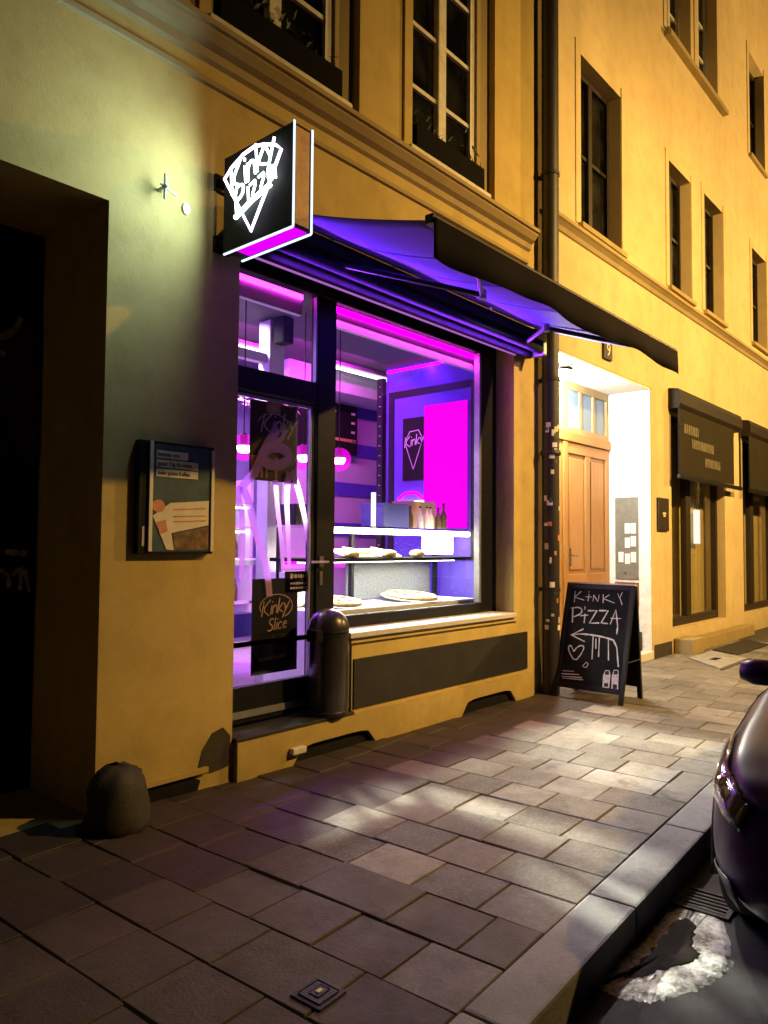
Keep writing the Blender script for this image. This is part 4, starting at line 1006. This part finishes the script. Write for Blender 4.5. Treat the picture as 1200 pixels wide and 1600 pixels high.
def pizza(x, y, z, r, tilt, label):
    t = thing('pizza', label, 'pizza', (x,y,z), 'pizzas in the display counter')
    rot = Matrix.Rotation(math.radians(tilt), 3, 'X')
    def fx(v): return Vector((x,y,z)) + rot @ v
    MB().lathe([(r+.03,0),(r+.04,.012),(r+.035,.014)], (0,0,0), 32).xf(fx).build('plate', M['counter'], t)
    MB().lathe([(r*.98,.016),(r,.03),(r*.96,.042),(r*.88,.032)], (0,0,0), 32).xf(fx).build('crust', M['crust'], t, smooth=True)
    MB().lathe([(r*.86,.030),(r*.5,.036),(.01,.038)], (0,0,0), 32).xf(fx).build('topping', M['cheese'], t, smooth=True)
    rp = random.Random(int(x*100))
    for q in range(9):
        a_, d_ = q*2.4, r*(.16+.075*q)
        MB().lathe([(.026,.034),(.028,.040),(.020,.043)], (d_*math.cos(a_), d_*math.sin(a_), 0), 10).xf(fx).build('salami_slice', M['salami'], t)
    for q in range(7):
        a_, d_ = rp.uniform(0,6.3), rp.uniform(.2,.75)*r; c_ = Vector((d_*math.cos(a_), d_*math.sin(a_), .044)); u_ = Vector((math.cos(a_*3), math.sin(a_*3), .2))*.026; w_ = Vector((-u_.y, u_.x, .004))*.45
        MB().add([c_-u_, c_+w_, c_+u_, c_-w_, c_+Vector((0,0,.008))], [(0,1,4),(1,2,4),(2,3,4),(3,0,4)]).xf(fx).build('basil_leaf', M['basil'], t)
pizza(5.42,4.40,.95,.25,6,'round pizza on white plate at the right of the lower counter shelf')
pizza(4.42,4.42,.95,.24,6,'round pizza on white plate at the left of the lower counter shelf')
for (x, y, w, lb) in ((4.62,4.42,.19,'tilted pale pizza slice board on the black counter shelf'),(5.02,4.45,.13,'smaller tilted pizza slice board right of the first on the black shelf')):
    t = thing('slice_board', lb, 'slice board', (x,y,1.36), 'slice boards on the black shelf')
    MB().hexa([(x-w,y-.16,1.34),(x+w,y-.16,1.34),(x+w,y+.14,1.40),(x-w,y+.14,1.40),(x-w,y-.16,1.352),(x+w,y-.16,1.352),(x+w,y+.14,1.412),(x-w,y+.14,1.412)]).build('board', M['paper'], t)
    MB().add([(x-w*.8,y-.12,1.366),(x+w*.8,y-.12,1.366),(x,y+.11,1.412),(x-w*.8,y-.12,1.385),(x+w*.8,y-.12,1.385),(x,y+.11,1.43)],[(0,2,1),(3,4,5),(0,1,4,3),(1,2,5,4),(2,0,3,5)]).build('slice', M['cheese'], t)
for i, (x, lb) in enumerate(((4.45,'small brown bread roll at the left under the black shelf edge'),(4.92,'small brown bread roll at the middle of the black shelf'),(5.32,'small brown bread roll at the right of the black shelf'))):
    b_ = MB().lathe([(.01,0),(.06,.01),(.075,.035),(.055,.06),(.01,.07)], (x,4.25,1.335), 14).build('bread_roll', M['crust'], smooth=True); tag(b_, lb, 'bread roll')
tag(MB().box(3.99,4.36,4.50,4.76,.936,1.22).build('paper_box', M['paper'], bevel=.006), 'white paper box standing left in the display counter', 'box')
# things on top of the counter
TZ = 1.601
bb = thing('blue_box', 'dark blue cardboard box on top of the display counter', 'box', (5.15,4.5,TZ))
MB().box(5.0,5.36,4.38,4.66,TZ,TZ+.20).build('carton', M['blue_box'], bb, bevel=.004); MB().box(4.995,5.365,4.375,4.665,TZ+.20,TZ+.222).build('lid', M['blue_box'], bb, bevel=.003)
cr = thing('carton', 'brown open carton with bottles at the right end of the counter top', 'carton', (5.7,4.5,TZ))
MB().box(5.52,5.92,4.50,4.512,TZ,TZ+.27).box(5.52,5.92,4.72,4.732,TZ,TZ+.27).box(5.52,5.532,4.513,4.719,TZ,TZ+.27).box(5.908,5.92,4.513,4.719,TZ,TZ+.27).build('sides', M['card'], cr)
MB().box(5.533,5.907,4.513,4.719,TZ,TZ+.01).build('bottom', M['card'], cr)
for q, (x, y, mt, lb) in enumerate(((5.42,4.42,'bottle','dark short bottle between the blue box and the carton'),(5.55,4.40,'bottle_pale','first pale bottle in front of the brown carton'),(5.63,4.38,'bottle_pale','second pale bottle in front of the brown carton'),(5.71,4.40,'bottle_pale','third pale bottle in front of the brown carton'),(5.86,4.42,'bottle','dark bottle at the right end of the counter top'),(5.99,4.45,'bottle','tall dark bottle by the right window jamb'))):
    t = thing('bottle', lb, 'bottle', (x,y,TZ), 'bottles on the counter top')
    hh = 1.25 if q == 5 else 1.0
    MB().lathe([(.03,0),(.032,.01),(.032,.11*hh),(.013,.16*hh),(.012,.20*hh)], (x,y,TZ), 14).build('glass', M[mt], t, smooth=True)
    MB().lathe([(.014,0),(.014,.014)], (x,y,TZ+.2*hh), 10).build('cap', M['black_paint'], t)
tag(MB().box(3.98,4.22,4.42,4.66,TZ,TZ+.17).build('till', M['black_paint'], bevel=.012), 'small black till at the left end of the counter top', 'till')
tag(MB().box(4.885,4.915,4.40,4.43,TZ,TZ+.31).build('light_stick', M['screen_blue']), 'short upright bluish light stick on the counter top', 'light')
tag(MB().lathe([(.09,0),(.11,.02),(.12,.08),(.10,.09)], (4.3,4.5,.936), 18).build('bowl', M['alu'], smooth=True), 'grey metal bowl in front of the paper box in the counter', 'bowl')

# shelving seen through the door glass
sh = thing('shelving', 'white shelving with lit shelves and bottles seen through the door', 'shelf', (4.8,6.6,.25))
for z in (.30,.75,1.25,1.62,1.9):
    MB().box(4.4,5.55,6.9,7.25,z,z+.03).build('shelf', M['counter'], sh)
for xx in (4.4,4.95,5.51):
    MB().box(xx,xx+.04,6.9,7.25,.252,2.2).build('upright', M['counter'], sh)
for z in (1.60,1.88):
    MB().box(4.46,5.5,6.93,6.95,z-.03,z-.004).build('shelf_light', M['tube'], sh)
rb = random.Random(9); k = 0
for z in (.331,.781,1.281):
    for q in range(7):
        x = 4.50+q*.15+rb.uniform(-.02,.02)
        if abs(x-4.97) < .07: continue
        k += 1
        o = MB().lathe([(.035,0),(.037,.01),(.037,.15),(.015,.21),(.013,.26)], (x,7.02,z), 10).build('bottle', M['bottle' if rb.random() < .5 else 'bottle_pale'], smooth=True)
        tag(o, 'bottle standing on the lit shelving behind the shop door', 'bottle', 'bottles on the shelving')
tb = thing('side_table', 'pale blue metal table frame behind the shop door', 'table', (3.9,5.4,.25))
for a, b in ((3.55,5.15),(4.35,5.15),(3.55,5.75),(4.35,5.75)): MB().box(a,a+.045,b,b+.045,.252,1.26).build('leg', M['counter'], tb)
MB().box(3.52,4.42,5.12,5.82,1.26,1.31).build('table_top', M['counter'], tb, bevel=.005)
MB().box(3.6,4.35,5.2,5.75,.60,.63).build('lower_shelf', M['counter'], tb)
for i, (x, y, z, w, d, h, mt, lb) in enumerate(((3.62,5.2,.252,.30,.30,.26,'paper','white carton on the floor under the table frame'),(4.0,5.25,.631,.26,.3,.2,'blue_box','dark blue carton on the lower shelf of the table frame'),(3.68,5.3,1.311,.3,.3,.12,'paper','flat white pizza boxes on the table frame'),(4.15,4.75,.252,.25,.25,.34,'paper','white carton standing on the floor in front of the table'),(3.3,4.55,.252,.22,.2,.09,'pale_print','pink paper parcel on the floor just inside the door'))):
    tag(MB().box(x,x+w,y,y+d,z,z+h).build('carton', M[mt], bevel=.005), lb, 'carton')
# poster hanging inside the door glass
dp1 = thing('door_poster', 'maroon poster with crown and script lettering at the top of the shop door', 'poster', (3.4,GY,2.1))
(px0, pz1), (px1, pz0) = at(391,618,GY+.05), at(463,760,GY+.05)
MB().box(px0,px1,GY+.046,GY+.051,pz0+.02,2.435).build('sheet', M['maroon'], dp1)
d1 = Plane((px0,GY+.046,pz0+.02),(1,0,0),(0,0,1),(0,-1,0)); wd, ht = px1-px0, 2.435-pz0-.02
dm1 = MB()
for st in script('Kinky', wd*.22, ht*.60, .13, .3, .12): ribbon(dm1, d1, st, .011, .0005, .0008)
ribbon(dm1, d1, [(wd*.5+wd*.36*math.cos(t), ht*.68+.10*math.sin(t)) for t in [math.radians(160-q*15) for q in range(11)]], .007, .0005, .0008)
dm1.build('script', M['pale_print'], dp1)
dm2 = MB(); ribbon(dm2, d1, [(wd*.33,ht*.965),(wd*.62,ht*.955)], .11, .0005, .0008); dm2.build('crown_print', M['copper_print'], dp1)
dm3 = MB()
for q in (.05,.2,.3,.5): ribbon(dm3, d1, [(wd*q+.02,.02),(wd*q+.02,.17)], .022 if q > .1 else .06, .0005, .0008)
dm3.build('bar_print', M['skin_print'], dp1)
dp2 = thing('paper_bag_poster', 'black poster with copper script and slice at the foot of the shop door', 'poster', (3.4,GY,.9))
(qx0, qz1), (qx1, qz0) = at(394,905,GY+.05), at(463,1045,GY+.05)
MB().box(qx0,qx1,GY+.046,GY+.051,qz0-.0,qz1).build('sheet', M['poster_black'], dp2)
d2 = Plane((qx0,GY+.046,qz0),(1,0,0),(0,0,1),(0,-1,0)); wd, ht = qx1-qx0, qz1-qz0
e1 = MB()
for st in script('Kinky', wd*.20, ht*.60, .10, .3, .14)+script('Slice', wd*.33, ht*.44, .085, .3, .10): ribbon(e1, d2, st, .008, .0005, .0008)
ribbon(e1, d2, [(wd*.52+wd*.36*math.cos(t), ht*.70+.085*math.sin(t)) for t in [math.radians(200-q*20) for q in range(14)]], .006, .0005, .0008)
e1.build('script', M['copper_print'], dp2)
e2 = MB(); ribbon(e2, d2, [(wd*.45,ht*.40),(wd*.56,ht*.24),(wd*.67,ht*.40)], .004, .0005, .0008); ribbon(e2, d2, [(wd*.14,ht*.15),(wd*.75,ht*.17)], .020, .0005, .0008); e2.build('slice_outline', M['brown_print'], dp2)
dp3 = thing('hours_sign', 'small black opening hours sign on the door glass beside the handle', 'sign', (3.65,GY,1.0))
(hx0, hz1), (hx1, hz0) = at(445,893,GY+.05), at(489,924,GY+.05)
MB().box(hx0,hx1,GY+.046,GY+.050,hz0,hz1).build('sheet', M['poster_black'], dp3)
d3 = Plane((hx0,GY+.046,hz0),(1,0,0),(0,0,1),(0,-1,0)); e3 = MB(); r5 = random.Random(2)
for rw, (z, h) in enumerate(((.10,.035),(.055,.02),(.025,.015))):
    q = .05
    while q < (hx1-hx0)-.04:
        w = r5.uniform(.012,.03); ribbon(e3, d3, [(q,z+h/2),(q+w*.7,z+h/2)], h*r5.uniform(.6,1), .0005, .0008); q += w
e3.build('print', M['pale_print'], dp3)
# column and beam seen in the fanlight
cl = thing('duct_column', 'pale column with dark clamp seen through the fanlight', 'column', (3.9,5.0,.25))
cxx, _ = at(428,520,5.0)
MB().box(cxx-.085,cxx+.085,4.95,5.10,.252,3.40).build('shaft', M['room_wall'], cl, bevel=.01)
MB().box(cxx-.06,cxx+.06,4.80,4.94,3.18,3.41).build('clamp', M['black_matt'], cl, bevel=.02)
MB().box(cxx-.9,cxx-.086,4.99,5.06,3.02,3.10).build('beam', M['room_wall'], cl)
gl = MB(); rg = random.Random(6)
for q in range(170):
    x = rg.uniform(3.55,5.1); y = 5.2+rg.uniform(-.08,.08); z = 2.78+.10*math.sin(x*4.0)+rg.gauss(0,.05)
    c = Vector((x,y,z)); a = Vector((rg.uniform(-1,1),rg.uniform(-1,1),rg.uniform(-1,1))).normalized()*.05; b = a.orthogonal().normalized()*.02
    gl.add([c-a,c+b,c+a,c-b],[(0,1,2,3)])
gl.tube([(3.5,5.2,2.80),(3.9,5.2,2.72),(4.4,5.2,2.86),(5.1,5.2,2.74)],.008,6)
tag(gl.build('garland', M['bottle_pale']), 'ragged hanging garland inside the shop above the door', 'garland')

# ------------------------------------------------------------------ wet patch and gutter grate on the road
CZ = ROADZ+.003
def gpt(px, py, z):
    d = _f + _r*((px-600)/FOC) - _u*((py-800)/FOC); t = (z-CAM.z)/d.z; p = CAM+d*t; return (p.x, p.y)
def blob(pts, z, h, jit, seed, mat, name):
    r6 = random.Random(seed); p_ = smooth_pts(pts+[pts[0]], 3)[:-1]; mb = MB(); k = len(p_)
    cx_ = sum(p[0] for p in p_)/k; cy_ = sum(p[1] for p in p_)/k
    q = [(a+r6.uniform(-jit,jit), b+r6.uniform(-jit,jit)) for a, b in p_]
    vs = [(a,b,z) for a,b in q] + [(cx_+(a-cx_)*.9, cy_+(b-cy_)*.9, z+h) for a,b in q] + [(cx_,cy_,z+h)]
    fs = [(i,(i+1)%k,k+(i+1)%k,k+i) for i in range(k)] + [(k+i,k+(i+1)%k,2*k) for i in range(k)]
    return mb.add(vs, fs).build(name, mat, smooth=False)
wp = [gpt(a,b,ROADZ) for a,b in ((930,1543),(955,1510),(1010,1465),(1050,1420),(1085,1405),(1112,1412),(1130,1440),(1150,1500),(1125,1530),(1085,1548),(1040,1565),(1000,1568),(960,1556))]
w1 = blob(wp, ROADZ+.0005, .004, .010, 1, M['wet'], 'wet_patch'); w1['kind'] = 'stuff'; w1['label'] = 'wet patch with white glare painted in on the dark asphalt by the kerb'
wi = [gpt(a,b,ROADZ) for a,b in ((975,1530),(1000,1505),(1035,1470),(1055,1440),(1075,1435),(1088,1450),(1082,1480),(1096,1495),(1080,1507),(1040,1515),(1010,1528))]
w2 = blob(wi, ROADZ+.005, .002, .008, 2, M['wet_dark'], 'oil_stain'); w2['kind'] = 'stuff'; w2['label'] = 'dark oily stain in the middle of the wet patch'
gt = thing('gutter_grate', 'iron gutter grate with bars in the road beside the kerb', 'grate', tuple(kp(.62,-.13,ROADZ)))
gx0, gx1 = .44, .66
fr_ = MB()
for (a,b,c,d) in ((gx0,gx1,-.26,-.24),(gx0,gx1,-.04,-.02),(gx0,gx0+.02,-.239,-.041),(gx1-.02,gx1,-.239,-.041)):
    fr_.hexa([kp(a,c,ROADZ),kp(b,c,ROADZ),kp(b,d,ROADZ),kp(a,d,ROADZ),kp(a,c,ROADZ+.012),kp(b,c,ROADZ+.012),kp(b,d,ROADZ+.012),kp(a,d,ROADZ+.012)])
fr_.build('frame', M['iron'], gt)
for q in range(5):
    a = gx0+.03+q*.034
    MB().hexa([kp(a,-.238,ROADZ+.001),kp(a+.018,-.238,ROADZ+.001),kp(a+.018,-.042,ROADZ+.001),kp(a,-.042,ROADZ+.001),kp(a,-.238,ROADZ+.010),kp(a+.018,-.238,ROADZ+.010),kp(a+.018,-.042,ROADZ+.010),kp(a,-.042,ROADZ+.010)]).build('bar', M['iron'], gt)

# ------------------------------------------------------------------ parked car (front towards the camera, nose at local x=0)
CARO = kp(-.14,-1.09,ROADZ); CL, CWD = 3.95, .86
def cw(v): return CARO + ku*v.x + kv*v.y + Vector((0,0,v.z))
def lerp(tab, x):
    for (a, ya), (b, yb_) in zip(tab[:-1], tab[1:]):
        if x <= b: 
            t = max(0, (x-a)/(b-a)); t = t*t*(3-2*t)*.5 + t*.5
            return ya+(yb_-ya)*t
    return tab[-1][1]
TOP = [(0,.60),(.05,.68),(.15,.745),(.4,.82),(.8,.90),(1.15,.955),(1.55,1.24),(1.9,1.45),(2.3,1.53),(3.0,1.52),(3.5,1.40),(3.8,1.08),(3.95,.85)]
BELT = [(0,.58),(.05,.65),(.15,.70),(.4,.765),(.8,.83),(1.1,.88),(2,.92),(3.2,.97),(3.7,.95),(3.95,.83)]
HALF = [(0,.52),(.04,.64),(.12,.74),(.28,.82),(.55,.85),(1.0,.86),(2.2,.87),(3.3,.86),(3.7,.80),(3.95,.62)]
LOW = [(0,.27),(.1,.22),(.5,.19),(3.5,.20),(3.95,.30)]
def ring(x):
    w = lerp(HALF,x); b = lerp(BELT,x); t = lerp(TOP,x); lo = lerp(LOW,x)
    cab = max(0.0, min(1.0, (t-b-.09)/.35))
    wt = w*(.72-.06*cab) if cab > .0 else w*.72
    p = [(0,lo),(w*.7,lo),(w*.93,lo+.05),(w*.99,lo+.16),(w*1.0,(lo+b)/2),(w*.985,b-.10),(w*.94,b-.015),(w*.90,b+.01+.0*cab),
         (w*.88+(wt-w*.88)*.5*cab, b+(t-b)*.5), (wt, b+(t-b)*.86), (wt*.86, b+(t-b)*.97), (0,t)]
    return p
def csurf(x, f, off=0.0):                 # point on the body: f = ring index (float), positive y side
    r = ring(x); i = min(int(f), len(r)-2); t = f-i
    p = Vector((x, r[i][0]+(r[i+1][0]-r[i][0])*t, r[i][1]+(r[i+1][1]-r[i][1])*t))
    if off:
        d = Vector((0, r[i+1][1]-r[i][1], -(r[i+1][0]-r[i][0]))).normalized()
        dx = .02; r2 = ring(min(x+dx,CL)); dw = (r2[4][0]-r[4][0])/dx
        nrm = Vector((-dw*d.y, d.y, d.z)).normalized(); p += nrm*off
    return p
cg = thing('parked_car', 'dark purple parked car at the kerb with its front towards the camera', 'car', tuple(cw(Vector((2,0,0)))))
st_x = [0,.02,.05,.09,.15,.22,.3,.4,.55,.7,.85,1.0,1.08,1.2,1.35,1.5,1.7,1.85,2.05,2.3,2.7,3.0,3.25,3.5,3.65,3.8,3.88,3.95]
bm_ = MB(); nr = 0
for x in st_x:
    r = ring(x); full = [(y,z) for y,z in r] + [(-y,z) for y,z in r[-2:0:-1]]
    nr = len(full); bm_.v += [(x,y,z) for y,z in full]
for i in range(len(st_x)-1):
    for j in range(nr): bm_.f.append((i*nr+j,i*nr+(j+1)%nr,(i+1)*nr+(j+1)%nr,(i+1)*nr+j))
bm_.f.append(tuple(range(nr))); bm_.f.append(tuple((len(st_x)-1)*nr+j for j in range(nr)))
body = bm_.xf(cw).build('body', M['car'], cg, smooth=True)
ss = body.modifiers.new('sub','SUBSURF'); ss.levels = 1; ss.render_levels = 2
def patch(x0,x1,f0,f1,nx,nf,off,name,mat,parent,side=1,shape=None):
    mb = MB()
    for i in range(nx+1):
        for j in range(nf+1):
            x = x0+(x1-x0)*i/nx; a, b = (f0, f1) if shape is None else shape(i/nx)
            f = a+(b-a)*j/nf; p = csurf(x, f, off); p.y *= side; mb.v.append(tuple(p))
    for i in range(nx):
        for j in range(nf):
            a = i*(nf+1)+j; mb.f.append((a,a+1,a+nf+2,a+nf+1))
    o = mb.xf(cw).build(name, mat, parent, smooth=True); o.modifiers.new('thick','SOLIDIFY').thickness = .006; return o
M['lamp_inner'] = flat('headlamp_inner', (.10,.09,.11), .15, .8)
for sd_ in (1,-1):
    hl = patch(.07,.56,5.0,6.6,10,4,.008,'headlamp',M['lamp_inner'],cg,sd_, lambda t: (5.0-.1*t+.35*t*t, 6.65-.1*t))
    patch(.08,.55,5.05,6.55,10,4,.014,'lens',M['lens'],hl,sd_, lambda t: (5.05-.1*t+.35*t*t, 6.6-.1*t))
    ctr = csurf(.2, 5.8, -.01); ctr.y *= sd_
    MB().lathe([(.045,-.02),(.05,0),(.03,.012)], (0,0,0), 14).xf(lambda v: cw(ctr+Vector((-v.z,v.x,v.y)))).build('reflector', M['chrome'], hl, smooth=True)
    patch(1.28,2.0,7.15,9.6,10,4,.004,'side_window',M['car_glass'],cg,sd_); patch(2.06,2.95,7.2,9.6,8,4,.004,'side_window',M['car_glass'],cg,sd_)
    patch(1.12,1.125,2.5,7.0,1,8,.003,'door_seam',M['car_black'],cg,sd_); patch(2.03,2.036,2.5,7.1,1,8,.003,'door_seam',M['car_black'],cg,sd_)
    patch(.62,3.3,5.55,5.62,20,1,.006,'waist_line',M['car'],cg,sd_)
    patch(.10,.62,2.0,2.9,8,2,.005,'bumper_skirt',M['car_black'],cg,sd_)
    # mirror
    mc = Vector((1.50,.875,.915)); mm = MB()
    mm.lathe([(.01,-.10),(.055,-.09),(.075,-.03),(.075,.03),(.05,.09),(.01,.10)], (0,0,0), 14)
    def mfx(v): 
        q = mc+Vector((v.x*.75, v.z*1.05, v.y*.85+.02*(v.x/.08))); q.y *= sd_; return cw(q)
    mo = mm.xf(mfx).build('door_mirror', M['car'], cg, smooth=True)
    MB().tube([cw(Vector((1.53,sd_*.74,.86))),cw(Vector((1.51,sd_*.84,.90)))],.022,8).build('mirror_stalk', M['car_black'], mo)
    for wx in (.76, 3.22):
        yy = sd_*.745
        def wf(v, wx=wx, yy=yy): return cw(Vector((wx+v.x, yy+v.z*sd_, .30+v.y)))
        wh_ = MB().lathe([(.20,-.09),(.28,-.09),(.30,-.07),(.305,0),(.30,.08),(.28,.10),(.20,.10)], (0,0,0), 32).xf(wf).build('wheel', M['tyre'], cg, smooth=True)
        rim = MB().lathe([(.20,.09),(.19,.06),(.06,.075),(.05,.10),(.005,.105)], (0,0,0), 28).xf(wf).build('rim', M['alu'], wh_, smooth=True)
        ar = [(.335*math.cos(t), .335*math.sin(t)) for t in [math.radians(-8+196*q/20) for q in range(21)]]
        MB().tube([cw(Vector((wx+a, sd_*(lerp(HALF,min(CL,max(0,wx+a)))+.004), .30+b))) for a,b in ar],.018,6).build('wheel_arch', M['car_black'], cg, smooth=True)
gr = MB()
for q in range(4): gr.box(-.004,.05,-.42,.42,.30+q*.05,.32+q*.05)
gr.xf(cw).build('grille', M['car_black'], cg)
MB().box(-.012,-.002,-.26,.26,.44,.55).xf(cw).build('number_plate', M['paper'], cg)
ws_ = MB()
for i in range(9):
    for j in range(9):
        x = 1.16+(1.74-1.16)*i/8; t = -1+2*j/8; r = ring(x); w = r[10][0]*.98
        ws_.v.append((x, t*w, lerp(TOP,x)+.006-.03*t*t))
for i in range(8):
    for j in range(8): a = i*9+j; ws_.f.append((a,a+1,a+10,a+9))
ws_.xf(cw).build('windscreen', M['car_glass'], cg, smooth=True)
patch(.12,.9,9.98,10.02,12,1,.004,'bonnet_seam',M['car_black'],cg,1); patch(.12,.9,9.98,10.02,12,1,.004,'bonnet_seam',M['car_black'],cg,-1)
